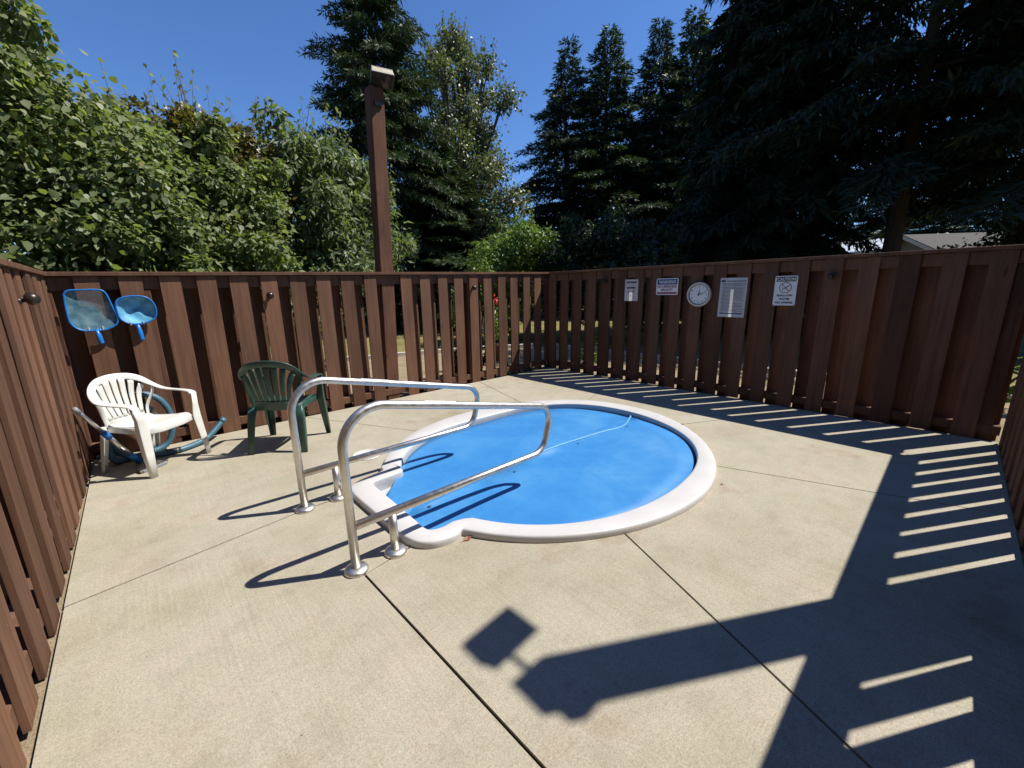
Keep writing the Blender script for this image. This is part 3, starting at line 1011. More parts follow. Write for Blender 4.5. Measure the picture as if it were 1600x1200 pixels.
# dark knobs screwed on the fence boards
def knob(p, nrm, label):
    t = empty('knob_hook', p)
    nv = Vector(nrm)
    t.rotation_euler = nv.to_track_quat('Z', 'Y').to_euler()
    tag(t, label, 'hook', 'dark knobs on the fence')
    MB().lathe([(.022, 0), (.022, .006), (.012, .010), (.011, .030)], 16).obj('stem', M['bronze'], t, True)
    MB().lathe([(.006, .022), (.026, .028), (.037, .042), (.039, .058), (.034, .078), (.020, .090), (.002, .094)], 20).obj('ball', M['bronze'], t, True)
    return t
knob((X0, 3.96, 1.485), (1, 0, .25), 'dark knob on the left fence above the corner')
knob((1.18, Y1, 1.475), (0, -1, .25), 'dark knob on the back fence above green chair')
knob((4.075, Y1, 1.535), (0, -1, .25), 'dark knob on the back fence near the far corner')
knob((X1, 4.06, 1.605), (-1, 0, .25), 'dark knob on shaded fence left of the bather sign')
knob((X1, 1.03, 1.580), (-1, 0, .25), 'dark knob on shaded fence right of the caution sign')

# ------------------------------------------------------------------ signs and clock on the shaded fence
SIGN_ROT = Matrix(((0, 0, -1), (-1, 0, 0), (0, 1, 0))).to_euler()
def sign_root(name, label, cat, y, z, x=X1 - .006, tilt=0.0):
    t = empty(name, (x, y, z))
    t.rotation_mode = 'XYZ'
    mt_ = Matrix(((0, 0, -1), (-1, 0, 0), (0, 1, 0))) @ Matrix.Rotation(tilt, 3, 'Z')
    t.rotation_euler = mt_.to_euler()
    tag(t, label, cat)
    return t
def text(parent, s, size, x, y, z, mat, width=None, bold=0.0, name='lettering'):
    cu = bpy.data.curves.new('t', 'FONT')
    cu.body = s
    cu.size = size
    cu.align_x = 'CENTER'
    cu.align_y = 'CENTER'
    cu.offset = bold
    cu.resolution_u = 2
    tmp = bpy.data.objects.new('t', cu)
    link(tmp)
    bpy.context.view_layer.update()
    dg = bpy.context.evaluated_depsgraph_get()
    me = bpy.data.meshes.new_from_object(tmp.evaluated_get(dg))
    bpy.data.objects.remove(tmp)
    bpy.data.curves.remove(cu)
    me.name = name
    co = np.empty(len(me.vertices) * 3)
    me.vertices.foreach_get('co', co)
    co = co.reshape(-1, 3)
    if width:
        w = co[:, 0].max() - co[:, 0].min()
        co[:, 0] *= width / w
    co[:, 0] += x - (co[:, 0].max() + co[:, 0].min()) / 2
    co[:, 1] += y - (co[:, 1].max() + co[:, 1].min()) / 2
    co[:, 2] = z
    me.vertices.foreach_set('co', co.ravel())
    me.materials.clear()
    return mesh_obj(name, me, mat, parent)
def rrect(w, h, r, n=5):
    out = []
    for sx, sy_, a0 in ((1, 1, 0), (-1, 1, 90), (-1, -1, 180), (1, -1, 270)):
        for k in range(n + 1):
            a = R(a0 + 90 * k / n)
            out.append((sx * (w / 2 - r) + r * math.cos(a), sy_ * (h / 2 - r) + r * math.sin(a)))
    return out
def screws(parent, w, h):
    for sx in (-1, 1):
        for sy_ in (-1, 1):
            MB().lathe([(.0045, .0028), (.0045, .0045), (.0005, .0052)], 10, (sx * w, sy_ * h, 0)).obj('screw', M['bronze'], parent)
def plate(parent, name, poly, z0, z1, mat):
    return MB().prism(poly, z0, z1).obj(name, mat, parent)
def rect(x, y, w, h):
    return [(x - w / 2, y - h / 2), (x + w / 2, y - h / 2), (x + w / 2, y + h / 2), (x - w / 2, y + h / 2)]
def curled(parent, name, w, h, mat, amp):
    vs, fs = [], []
    n, m2 = 10, 12
    for j in range(m2 + 1):
        for i in range(n + 1):
            u, v = i / n, j / m2
            vs.append((w * (u - .5), h * (v - .5), amp * (.5 + .5 * math.sin(3 * u + 5 * v)) * (.3 + abs(v - .5)) - .001))
    for j in range(m2):
        for i in range(n):
            a = j * (n + 1) + i
            fs.append((a, a + 1, a + n + 2, a + n + 1))
    return MB().add(vs, fs).obj(name, mat, parent, True)
# bather load sheet
s = sign_root('bather_load_sign', 'portrait paper sheet with maximum bather load in black print', 'sign', 3.583, 1.467)
curled(s, 'sheet', .238, .332, M['sheet'], .004)
text(s, 'MAXIMUM', .036, 0, .122, .0065, M['ink'], .172, .0016)
text(s, 'of the', .020, 0, .082, .0065, M['ink_grey'], .07)
text(s, 'BATHER', .036, 0, .038, .0065, M['ink'], .150, .0016)
text(s, 'LOAD', .036, 0, -.022, .0065, M['ink'], .105, .0016)
text(s, '7', .052, -.005, -.095, .0065, M['ink'], None, .0004)
# lifeguard warning
s = sign_root('lifeguard_warning_sign', 'landscape sign with blue WARNING header and red bottom stripe', 'sign', 2.988, 1.512)
plate(s, 'panel', rrect(.338, .238, .014), 0, .003, M['paper'])
plate(s, 'blue_header', rect(0, .068, .308, .078), .0033, .0042, M['ink_blue'])
text(s, 'WARNING', .062, 0, .068, .0052, M['white_print'], .262, .0018)
text(s, 'NO LIFEGUARD', .046, 0, .002, .0045, M['ink_maroon'], .300, .0022)
text(s, 'ON DUTY', .046, 0, -.045, .0045, M['ink_maroon'], .190, .0022)
plate(s, 'red_stripe', rect(0, -.092, .304, .026), .0033, .0042, M['ink_red'])
screws(s, .158, .108)
# clock
s = sign_root('wall_clock', 'round cream rimmed wall clock between warning sign and rules', 'clock', 2.502, 1.398, X1 - .0115)
ck = MB().lathe([(.150, .0), (.166, .004), (.170, .018), (.166, .032), (.154, .040), (.144, .038), (.138, .026), (.1385, .019)], 48, cap=False)
ck.obj('rim', M['clock_rim'], s, True)
MB().lathe([(.139, .018), (.139, .022), (.0005, .022)], 40).obj('dial', M['paper'], s)
vs, fs = [], []
for k in range(64):
    a = 2 * math.pi * k / 64
    for r_ in (.130, .138):
        vs.append((r_ * math.cos(a), r_ * math.sin(a), .0232))
fs = [(2 * k, 2 * k + 1, (2 * k + 3) % 128, (2 * k + 2) % 128) for k in range(64)]
MB().add(vs, fs).obj('dial_ring', M['ink'], s)
for k in range(1, 13):
    a = R(90 - 30 * k)
    text(s, str(k), .032, .108 * math.cos(a), .108 * math.sin(a), .0232, M['ink'], None, .0005, 'numeral')
for nm, ang, L, w in (('hour_hand', 90 - 6, .066, .0075), ('minute_hand', 90 - 72, .100, .0055)):
    a = R(ang)
    d = Vector((math.cos(a), math.sin(a)))
    q = Vector((-d.y, d.x))
    pts = [(-d * .016 + q * w), (-d * .016 - q * w), (d * L - q * w * .4), (d * L + q * w * .4)]
    MB().prism([(p.x, p.y) for p in pts], .0245 if nm[0] == 'h' else .0265, .0258 if nm[0] == 'h' else .0278).obj(nm, M['ink'], s)
MB().lathe([(.009, .023), (.009, .029), (.0005, .029)], 14).obj('hub', M['ink'], s)
# rules sheet
s = sign_root('pool_rules_sign', 'tall white rules sheet covered in small printed lines', 'sign', 2.070, 1.354, tilt=R(-.6))
curled(s, 'sheet', .335, .512, M['sheet'], .003)
plate(s, 'header_block', rect(-.128, .215, .05, .024), .0062, .0066, M['ink_blue'])
plate(s, 'footer_bar', rect(0, -.208, .285, .014), .0062, .0066, M['ink_blue'])
ln = MB()
ln.add([(x, y, .0064) for x, y in rect(.035, .213, .235, .010)], [(0, 1, 2, 3)])
yy = .185
row = 0
while yy > -.19:
    short = random.random() < .22
    x = -.142
    end = random.uniform(0, .08) if short else random.uniform(.11, .142)
    ind = .014 if row % 4 else 0
    x += ind
    while x < end:
        w = random.uniform(.008, .028)
        ln.add([(px, py, .0064) for px, py in rect(x + w / 2, yy, w, .0042)], [(0, 1, 2, 3)])
        x += w + .004
    yy -= .0105 if row % 4 != 3 else .016
    row += 1
ln.obj('printed_lines', M['ink_grey'], s)
# caution sign
s = sign_root('caution_sign', 'portrait CAUTION sign with crossed out diver symbol', 'sign', 1.473, 1.437)
plate(s, 'panel', rrect(.236, .352, .012), 0, .003, M['paper'])
plate(s, 'black_header', rect(0, .137, .206, .056), .0033, .0042, M['ink'])
text(s, 'CAUTION', .050, 0, .137, .0052, M['white_print'], .190, .0016)
vs = []
for k in range(40):
    a = 2 * math.pi * k / 40
    for r_ in (.057, .065):
        vs.append((r_ * math.cos(a), .036 + r_ * math.sin(a), .0040))
MB().add(vs, [(2 * k, 2 * k + 1, (2 * k + 3) % 80, (2 * k + 2) % 80) for k in range(40)]).obj('prohibition_ring', M['ink_maroon'], s)
def stroke(x0, y0, x1, y1, w, z):
    d = Vector((x1 - x0, y1 - y0)).normalized()
    q = Vector((-d.y, d.x)) * w / 2
    return [(x0 + q.x, y0 + q.y, z), (x0 - q.x, y0 - q.y, z), (x1 - q.x, y1 - q.y, z), (x1 + q.x, y1 + q.y, z)]
MB().add(stroke(-.042, .079, .042, -.007, .008, .0044), [(0, 1, 2, 3)]).obj('prohibition_bar', M['ink_maroon'], s)
dv = MB()
dv.add(stroke(.040, .066, -.002, .030, .010, .0037), [(0, 1, 2, 3)])
dv.add(stroke(-.002, .030, -.036, .006, .0075, .00385), [(0, 1, 2, 3)])
dv.lathe([(.0075, .0034), (.0075, .0039), (.0005, .0039)], 12, (-.030, .031, 0))
dv.obj('diver_symbol', M['ink'], s)
text(s, 'SHALLOW', .030, 0, -.056, .0038, M['ink'], .168, .0018)
text(s, 'WATER', .030, 0, -.098, .0038, M['ink'], .118, .0018)
text(s, 'NO DIVING', .030, 0, -.141, .0038, M['ink'], .185, .0018)

screws(s, .107, .165)

# ------------------------------------------------------------------ lamp posts
def floodlight(parent, c, rz, pitch, name='floodlight', flat=1.0):
    f = empty(name, c)
    f.parent = parent
    f.rotation_euler = (pitch, 0, rz)
    f.scale = (1, 1, flat)
    # wedge housing: wide lens below, narrower back above
    w, d = .135, .098
    vs = [(-w, -d, -.06), (w, -d, -.06), (w, d, -.06), (-w, d, -.06), (-w * .92, -d * .78, .075), (w * .92, -d * .78, .075), (w * .92, d * .6, .075), (-w * .92, d * .6, .075)]
    MB().add(vs, [(0, 3, 2, 1), (4, 5, 6, 7), (0, 1, 5, 4), (1, 2, 6, 5), (2, 3, 7, 6), (3, 0, 4, 7)]).obj('housing', M['lamp_housing'], f, bevel=.008)
    MB().box((0, 0, -.066), (2 * w + .012, 2 * d + .012, .014)).obj('lens_frame', M['black'], f)
    MB().box((0, 0, -.074), (2 * w - .03, 2 * d - .03, .006)).obj('lens', M['lens'], f)
    MB().box((0, -d * .05, .081), (2 * w * .95, d * 1.45, .010)).obj('top_lip', M['trim'], f)
    return f
def lamp_post(label, base, h, lean, half, lights, flat=1.0):
    t = empty('lamp_post', (base[0], base[1], -.1))
    tag(t, label, 'lamp post', 'wooden lamp posts beside the fence')
    t.rotation_euler = (lean[1], lean[0], 0)
    MB().box((0, 0, (h + .1) / 2), (half * 2, half * 2, h + .1)).obj('timber', M['post'], t, bevel=.008)
    for (c, rz, pitch) in lights:
        floodlight(t, (c[0], c[1], c[2] + .1), R(rz), R(pitch), flat=flat)
        MB().tube([(0, 0, h + .1 - .02), (c[0] * .5, c[1] * .6, h + .1 + .045), (c[0], c[1], c[2] + .1 - .05)], .014, 8).obj('bracket_arm', M['bronze'], t, True)
    jb = (0, -half - .012, h - .10), (.10, .024, .05)
    if flat < .5:
        jb = (-.03, -half - .025, h - .03), (.11, .05, .10)
    MB().box(*jb).obj('junction_box', M['bronze'], t)
    return t
lamp_post('brown timber lamp post rising behind the sunlit back fence', (2.605, 5.475), 4.02, (R(1.7), 0), .09,
          [((.045, -.15, 4.115), -18, -24)], .72)
lamp_post('brown timber lamp post outside the right fence, seen by its shadow', (3.31, -.54), 4.0, (0, 0), .09,
          [((.06, .27, 4.06), 4, -4)], .45)

# ------------------------------------------------------------------ foliage generators
def cards_mesh(name, P, Ax, Nn, L, Wd, tmpl, faces, tint):
    """P centre, Ax axis, Nn normal (k,3); L, Wd (k,); tmpl verts (t along axis, s sideways, b along normal)"""
    k = len(P)
    Ax = Ax / np.linalg.norm(Ax, axis=1, keepdims=True)
    S = np.cross(Ax, Nn)
    S /= np.maximum(np.linalg.norm(S, axis=1, keepdims=True), 1e-6)
    Nn = np.cross(S, Ax)
    T = np.array(tmpl)
    V = (P[:, None, :] + Ax[:, None, :] * (T[None, :, 0:1] * L[:, None, None]) + S[:, None, :] * (T[None, :, 1:2] * Wd[:, None, None])
         + Nn[:, None, :] * (T[None, :, 2:3] * L[:, None, None])).reshape(-1, 3)
    nv = len(T)
    F = np.array(faces)
    nf, fl = F.shape
    idx = (F[None] + (np.arange(k) * nv)[:, None, None]).reshape(-1)
    me = bpy.data.meshes.new(name)
    me.vertices.add(len(V))
    me.vertices.foreach_set('co', V.ravel())
    me.loops.add(len(idx))
    me.loops.foreach_set('vertex_index', idx.astype(np.int32))
    me.polygons.add(k * nf)
    me.polygons.foreach_set('loop_start', np.arange(0, k * nf * fl, fl, dtype=np.int32))
    me.polygons.foreach_set('loop_total', np.full(k * nf, fl, dtype=np.int32))
    at = me.attributes.new('tint', 'FLOAT', 'POINT')
    at.data.foreach_set('value', np.repeat(tint, nv).astype(np.float32))
    me.update(calc_edges=True)
    return me
HEART = ([(0, 0, 0), (.18, .46, -.02), (.55, .40, .03), (1, 0, -.10), (.55, -.40, .03), (.18, -.46, -.02)], [(0, 1, 2, 3), (0, 3, 4, 5)])
LANCE = ([(0, 0, 0), (.35, .5, .03), (1, 0, -.16), (.35, -.5, .03)], [(0, 1, 2), (0, 2, 3)])
SPRAY = ([(0, 0, 0), (.45, .5, 0), (1, 0, -.06), (.45, -.5, 0)], [(0, 1, 2), (0, 2, 3)])
SHOOTS = {}
def unit_rand(r, n):
    v = r.normal(size=(n, 3))
    return v / np.linalg.norm(v, axis=1, keepdims=True)
def lumpy(clumps, seed):
    # satellite tufts round every main clump break up the outline
    r = random.Random(seed)
    out = []
    for (x, y, z, q) in clumps:
        out.append((x, y, z, q * .84))
        for _ in range(9):
            v = Vector((r.gauss(0, 1), r.gauss(0, 1), r.gauss(.25, .9))).normalized()
            p = Vector((x, y, z)) + v * q * r.uniform(.78, 1.02)
            out.append((p.x, p.y, p.z, q * r.uniform(.20, .36)))
    return out
def broadleaf_mesh(seed, clumps, n, size, shape, wratio=.8, droop=.7, shoots=0, jitter=.35, tufts=True):
    r = np.random.default_rng(seed)
    if tufts:
        clumps = lumpy(clumps, seed)
    C = np.array([c[:3] for c in clumps], float)
    Rr = np.array([c[3] for c in clumps], float)
    w = Rr ** 1.75
    ci = r.choice(len(C), n, p=w / w.sum())
    d = unit_rand(r, n)
    rr = Rr[ci] * (.35 + .65 * r.random(n) ** .45) * (1 + (.12 if tufts else .26) * r.normal(size=n))
    # lumpy surface
    lump = 1 + .16 * np.sin(5 * d[:, 0] + ci) * np.sin(5 * d[:, 1] + 2 * ci) + .1 * np.sin(9 * d[:, 2] + ci)
    P = C[ci] + d * (rr * lump)[:, None] * np.array([1, 1, .92])
    up = np.array([0, 0, 1.0])
    Nn = d * .55 + up * .70 + r.normal(size=(n, 3)) * jitter * 1.6
    A = d * .7 - up * droop + r.normal(size=(n, 3)) * .75
    sz = size * (.5 + .95 * r.random(n) ** 1.4)
    tint = np.clip(r.beta(2.2, 2.2, n), 0, 1)
    if shoots:
        Ps, As, Ns, Ss, Ts = [], [], [], [], []
        top = C[:, 2] + Rr
        for _ in range(shoots):
            k = r.choice(len(C), p=np.exp(top - top.max()) / np.exp(top - top.max()).sum())
            dd = unit_rand(r, 1)[0]
            dd[2] = abs(dd[2]) + .55
            dd /= np.linalg.norm(dd)
            b = C[k] + dd * Rr[k] * .85
            g_ = np.array([dd[0] * .3, dd[1] * .3, 1.0]) + r.normal(size=3) * .12
            L_ = r.uniform(.35, .75)
            for q in range(9):
                p = b + g_ * L_ * (q / 8)
                ph = q * 2.4 + r.uniform(0, 1)
                side = np.array([math.cos(ph), math.sin(ph), -.55])
                if q == 0:
                    SHOOTS.setdefault(seed, []).append((b - g_ * .35, b + g_ * L_))
                Ps.append(p + side * .008); As.append(side); Ns.append(np.array([0, 0, 1.]) + side * .5); Ss.append(size * r.uniform(.55, 1.0)); Ts.append(r.uniform(.3, .9))
        P = np.vstack([P, Ps]); A = np.vstack([A, As]); Nn = np.vstack([Nn, Ns]); sz = np.concatenate([sz, Ss]); tint = np.concatenate([tint, Ts])
    return cards_mesh('foliage', P, A, Nn, sz, sz * wratio, *shape, tint)
def LAST_SHOOTS():
    k = list(SHOOTS)
    out = SHOOTS[k[-1]] if k else []
    SHOOTS.clear()
    return out
def limbs(seed, clumps, base_r, wander=.25, start=.15):
    r = random.Random(seed)
    mb = MB()
    zt = max(c[2] for c in clumps)
    trunk = catmull([(0, 0, -.6), (r.uniform(-.06, .06), r.uniform(-.06, .06), zt * .3), (r.uniform(-.12, .12), r.uniform(-.12, .12), zt * .65), (r.uniform(-.1, .1), r.uniform(-.1, .1), zt)], 5)
    mb.tube(trunk, [base_r * (1 - .85 * i / (len(trunk) - 1)) for i in range(len(trunk))], 9)
    for c in clumps:
        cc = Vector(c[:3])
        s = trunk[int(len(trunk) * min(.8, max(start, (cc.z * .5) / max(zt, .1))))]
        mid = s.lerp(cc, .5) + Vector((r.uniform(-1, 1), r.uniform(-1, 1), r.uniform(0, 1))) * wander * c[3]
        p = catmull([s, mid, cc, cc + (cc - mid) * .1], 4)
        r0 = base_r * .42
        mb.tube(p, [r0 * (1 - .85 * i / (len(p) - 1)) for i in range(len(p))], 6)
        for _ in range(3):
            e = cc + Vector((r.gauss(0, 1), r.gauss(0, 1), r.gauss(.3, 1))) * c[3] * .3
            mb.tube([s.lerp(cc, .6), cc.lerp(e, .5), e], [r0 * .4, r0 * .25, r0 * .1], 5)
    return mb
def tree(name, label, cat, loc, clumps, leaf, mat, bark_m, base_r, group=None, rz=0.0, seed=None):
    t = empty(name, loc, rz)
    tag(t, label, cat, group)
    lm = limbs(sum(map(ord, label)), clumps, base_r)
    for a, b in LAST_SHOOTS():
        lm.tube([tuple(a), tuple((a + b) / 2), tuple(b)], [.007, .005, .002], 4, False)
    lm.obj('trunk', bark_m, t, True)
    mesh_obj('crown', leaf, mat, t)
    return t
def conifer_mesh(seed, H, Rb, z0, nb, tw, ns, droop=.35, rise=.12, spray=.26, sw=.34, prof=.85, ragged=.25, hang=.0, sprayup=0.0, side=.42):
    """tiers of branches; every branch carries side twigs, every twig a row of needle sprays"""
    r = np.random.default_rng(seed)
    Ps, As, Ns, Ls, Ts = [], [], [], [], []
    wood = MB()
    bend = r.normal(size=2) * .01
    for b in range(nb):
        f = (b + r.random()) / nb
        z = z0 + (H - z0) * f ** .92
        L = Rb * max(.04, (1 - f)) ** prof * (1 - ragged + 2 * ragged * r.random()) + .15
        if f < .08:
            L *= .75
        ph = b * 2.39996 + r.uniform(-.4, .4)
        dr = np.array([math.cos(ph), math.sin(ph), 0])
        sd_ = np.array([-math.sin(ph), math.cos(ph), 0])
        a_ = rise + .35 * f + r.normal() * .06
        d_ = droop * (1 - .45 * f) + r.normal() * .05
        def pt(t):
            return dr * (L * t) + np.array([0, 0, z + L * (a_ * t - d_ * t * t)])
        if L > .5 and b % 2 == 0:
            wood.tube([tuple(pt(t)) for t in (0, .3, .6, .9)], [.035 * L / 3 + .012, .02, .012, .004], 5, False)
        k = max(3, int(tw * (L / Rb) ** .8) + 1)
        tt = .12 + .88 * (np.arange(k) + r.random(k)) / k
        for t in tt:
            p0 = pt(t)
            for sgn in (-1, 1):
                tl = (side * L * (1.05 - t) ** .8 + .16) * r.uniform(.7, 1.15)
                tl = min(tl, 1.5)
                dirn = dr * .62 + sd_ * sgn * r.uniform(.5, .95) + np.array([0, 0, -d_ * .55 - hang * r.random()])
                dirn /= np.linalg.norm(dirn)
                m_ = max(2, int(ns * tl / .9) + 1)
                q = (np.arange(m_) + r.random(m_)) / m_
                pos = p0 + dirn * (tl * q)[:, None] + np.array([0, 0, -1.0]) * (hang * tl * q * q)[:, None] + r.normal(size=(m_, 3)) * .03
                Ps.append(pos)
                As.append(dirn + r.normal(size=(m_, 3)) * .38 + np.array([0, 0, sprayup - hang * .6]))
                Ns.append(np.array([0, 0, 1.0]) + r.normal(size=(m_, 3)) * .55)
                Ls.append(spray * r.uniform(.6, 1.25, m_))
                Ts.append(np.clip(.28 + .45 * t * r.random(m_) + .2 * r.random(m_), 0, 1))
    P, A, Nn, L, T = np.vstack(Ps), np.vstack(As), np.vstack(Ns), np.concatenate(Ls), np.concatenate(Ts)
    me = cards_mesh('needles', P, A, Nn, L, L * sw, *SPRAY, T)
    tr = MB()
    pth = [(bend[0] * z * z * .1, bend[1] * z * z * .1, z) for z in np.linspace(-.3, H * .97, 9)]
    tr.tube(pth, [max(.015, H * .017 * (1 - .93 * i / 8)) for i in range(9)], 10)
    n0 = len(tr.v)
    tr.f += [tuple(i + n0 for i in q) for q in wood.f]
    tr.v += wood.v
    return me, tr.mesh('trunk')
def conifer(name, label, loc, parts, mat, rz=0.0, sc=(1, 1, 1), group=None, lean=(0, 0)):
    t = empty(name, loc, rz)
    t.scale = sc
    t.rotation_euler = (lean[0], lean[1], rz)
    tag(t, label, 'tree', group)
    me, tm = parts
    o = bpy.data.objects.new('trunk', tm)
    if not tm.materials:
        tm.materials.append(M['bark'])
    link(o); o.parent = t
    o = bpy.data.objects.new('crown', me)
    if not me.materials:
        me.materials.append(mat)
    link(o); o.parent = t
    return t

# ------------------------------------------------------------------ trees and shrubs close behind the fence
G_near = 'leafy trees close behind the fence'
cl = [(0, 0, 2.3, 1.15), (-.6, .2, 3.1, 1.0), (.1, -.1, 3.35, .85), (-.3, .1, 3.95, .65), (.55, -.25, 2.7, .8), (-.9, -.2, 2.0, 1.0), (.5, -.3, 1.4, .95), (-.5, -.3, 1.0, .9), (-1.1, .2, 3.7, .75)]
tree('broadleaf_tree', 'tall heart leaved tree over the left fence corner', 'tree', (-.35, 7.1, -.09), cl,
     broadleaf_mesh(11, cl, 48000, .076, HEART, .80, .75, 18), M['leaf_heart'], M['bark_grey'], .09, G_near)
cl = [(0, 0, 2.2, 1.0), (.35, .1, 2.9, .75), (-.3, 0, 2.95, .62), (.7, 0, 2.1, .9), (-.55, -.1, 1.9, .8), (.2, -.3, 1.3, .9), (.95, -.1, 2.75, .55), (-.4, -.35, 1.1, .7), (.9, -.3, 1.2, .7)]
tree('broadleaf_tree', 'heart leaved tree with upright shoots right of the tallest one', 'tree', (.60, 7.40, .14), cl,
     broadleaf_mesh(12, cl, 46000, .073, HEART, .80, .75, 16), M['leaf_heart'], M['bark_grey'], .08, G_near)
cl = [(0, 0, 2.9, .75), (.5, 0, 3.1, .6), (-.7, .1, 2.9, .6), (1.0, .1, 2.9, .5), (-1.3, 0, 2.5, .7), (.2, 0, 3.35, .4)]
tree('maple_tree', 'yellow and reddish small leaved tree peeking between the leafy trees', 'tree', (.85, 7.8, .38), cl,
     broadleaf_mesh(13, cl, 15000, .075, LANCE, .75, .3, 12), M['leaf_maple'], M['bark_grey'], .07, G_near)
cl = [(0, 0, 2.5, 1.15), (.8, -.1, 2.7, 1.1), (-.7, .1, 3.0, .9), (.2, 0, 3.5, .85), (1.3, 0, 3.2, .75), (-.3, -.4, 1.5, 1.0), (.7, -.5, 2.0, .9), (1.55, -.2, 2.35, .85), (-.9, -.3, 1.8, .8), (1.0, .1, 3.55, .55), (-.9, .2, 3.5, .55)]
tree('cherry_tree', 'dense tree with drooping lance shaped leaves left of lamp post', 'tree', (2.15, 8.35, .12), cl,
     broadleaf_mesh(14, cl, 42000, .130, LANCE, .40, .75, 60), M['leaf_lance'], M['bark_grey'], .09, G_near)
# shrubs further right
cl = [(0, 0, 1.7, 1.3), (.9, -.3, 1.8, 1.1), (-.6, .4, 2.3, 1.0), (.3, 0, 2.9, .95), (-.8, .5, 1.3, 1.0), (.8, -.5, 2.6, .9)]
tree('round_shrub', 'sunlit light green rounded shrub behind the far fence corner', 'shrub', (9.0, 9.5, -.09), cl,
     broadleaf_mesh(15, cl, 22000, .12, LANCE, .5, .6, 14), M['leaf_lime'], M['bark_grey'], .09, 'shrubs behind the far corner')
cl = [(0, 0, 1.8, 1.35), (.5, -.9, 1.9, 1.3), (-.3, .6, 2.4, 1.1), (.3, -.4, 3.0, 1.0), (.8, -1.5, 1.6, 1.2), (.6, -1.3, 2.6, .9)]
tree('round_shrub', 'dark green rounded shrub right of the light green one', 'shrub', (10.2, 7.5, -.09), cl,
     broadleaf_mesh(16, cl, 24000, .12, LANCE, .55, .6, 8), M['leaf_dark'], M['bark_grey'], .10, 'shrubs behind the far corner')
cl = [(0, 0, 2.0, 1.5), (.3, -.4, 3.4, 1.3), (-.4, .4, 4.2, .9), (.3, .2, 1.0, 1.3), (-.6, .5, 2.6, 1.1)]
tree('pale_shrub', 'grey green loose tree in the gap right of the poplar', 'tree', (12.3, 14.6, -.09), cl,
     broadleaf_mesh(17, cl, 20000, .13, LANCE, .5, .4, 10), M['leaf_pale'], M['bark_grey'], .12, None)

# ------------------------------------------------------------------ big trees
cl = []
rp = random.Random(5)
for k in range(44):
    f = (k + .5) / 44
    z = 3.6 + 10.0 * f
    rr_ = (3.5 * math.sin(math.pi * min(1, .16 + .80 * f)) ** .8)
    a = k * 2.4
    q = rp.uniform(.35, .95)
    cl.append((rr_ * q * math.cos(a), rr_ * q * math.sin(a), z, 1.0 - .42 * f))
tree('poplar_tree', 'tall silvery leaved poplar with visible limbs right of the fir', 'tree', (13.9, 18.85, -.09), cl,
     broadleaf_mesh(21, cl, 44000, .15, LANCE, .7, .1, 80, tufts=False), M['leaf_poplar'], M['bark_grey'], .22, None)
FIR_A = conifer_mesh(31, 17.8, 5.2, .5, 235, 46, 14, .36, .04, .27, .24, .92, .28, side=.34)
FIR_B = conifer_mesh(32, 16.2, 5.4, 1.0, 165, 44, 13, .33, .0, .30, .24, .95, .34, side=.33)
FIR_C = conifer_mesh(33, 15.7, 5.0, .8, 165, 44, 13, .38, .06, .30, .24, .95, .36, side=.33)
CED_A = conifer_mesh(34, 18.5, 3.4, .6, 170, 40, 13, .60, .0, .33, .24, .42, .32, .60, side=.32)
CED_B = conifer_mesh(35, 15.5, 4.8, 4.7, 72, 38, 13, .42, .06, .32, .22, .55, .34, .30, side=.28)
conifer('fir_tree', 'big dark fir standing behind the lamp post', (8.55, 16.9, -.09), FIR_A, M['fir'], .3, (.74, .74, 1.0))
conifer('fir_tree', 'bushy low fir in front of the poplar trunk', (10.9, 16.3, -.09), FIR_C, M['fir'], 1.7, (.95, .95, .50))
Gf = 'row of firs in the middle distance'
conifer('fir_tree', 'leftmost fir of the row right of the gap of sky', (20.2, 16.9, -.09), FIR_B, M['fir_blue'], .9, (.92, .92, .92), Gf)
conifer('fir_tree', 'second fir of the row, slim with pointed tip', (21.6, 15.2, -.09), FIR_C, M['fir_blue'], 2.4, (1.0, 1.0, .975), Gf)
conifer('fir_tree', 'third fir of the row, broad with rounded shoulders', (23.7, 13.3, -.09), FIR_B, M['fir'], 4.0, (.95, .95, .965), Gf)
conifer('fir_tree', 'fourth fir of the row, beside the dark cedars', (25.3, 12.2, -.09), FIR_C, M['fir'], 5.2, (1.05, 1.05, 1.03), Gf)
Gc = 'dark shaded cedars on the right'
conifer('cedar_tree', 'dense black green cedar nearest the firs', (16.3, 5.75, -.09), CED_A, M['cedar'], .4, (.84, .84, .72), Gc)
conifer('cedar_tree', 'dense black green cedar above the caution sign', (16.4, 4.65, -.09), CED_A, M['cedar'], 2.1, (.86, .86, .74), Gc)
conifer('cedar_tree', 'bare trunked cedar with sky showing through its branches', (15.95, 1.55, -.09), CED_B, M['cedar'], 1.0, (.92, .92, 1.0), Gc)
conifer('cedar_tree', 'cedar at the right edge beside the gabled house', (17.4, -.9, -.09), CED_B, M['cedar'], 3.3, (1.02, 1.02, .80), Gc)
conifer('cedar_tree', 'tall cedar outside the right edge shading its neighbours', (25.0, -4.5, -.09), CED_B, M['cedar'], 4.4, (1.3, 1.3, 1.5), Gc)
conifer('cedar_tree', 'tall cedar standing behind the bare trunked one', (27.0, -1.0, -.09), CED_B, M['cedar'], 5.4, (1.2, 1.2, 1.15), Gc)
Gd = 'distant firs behind the houses'
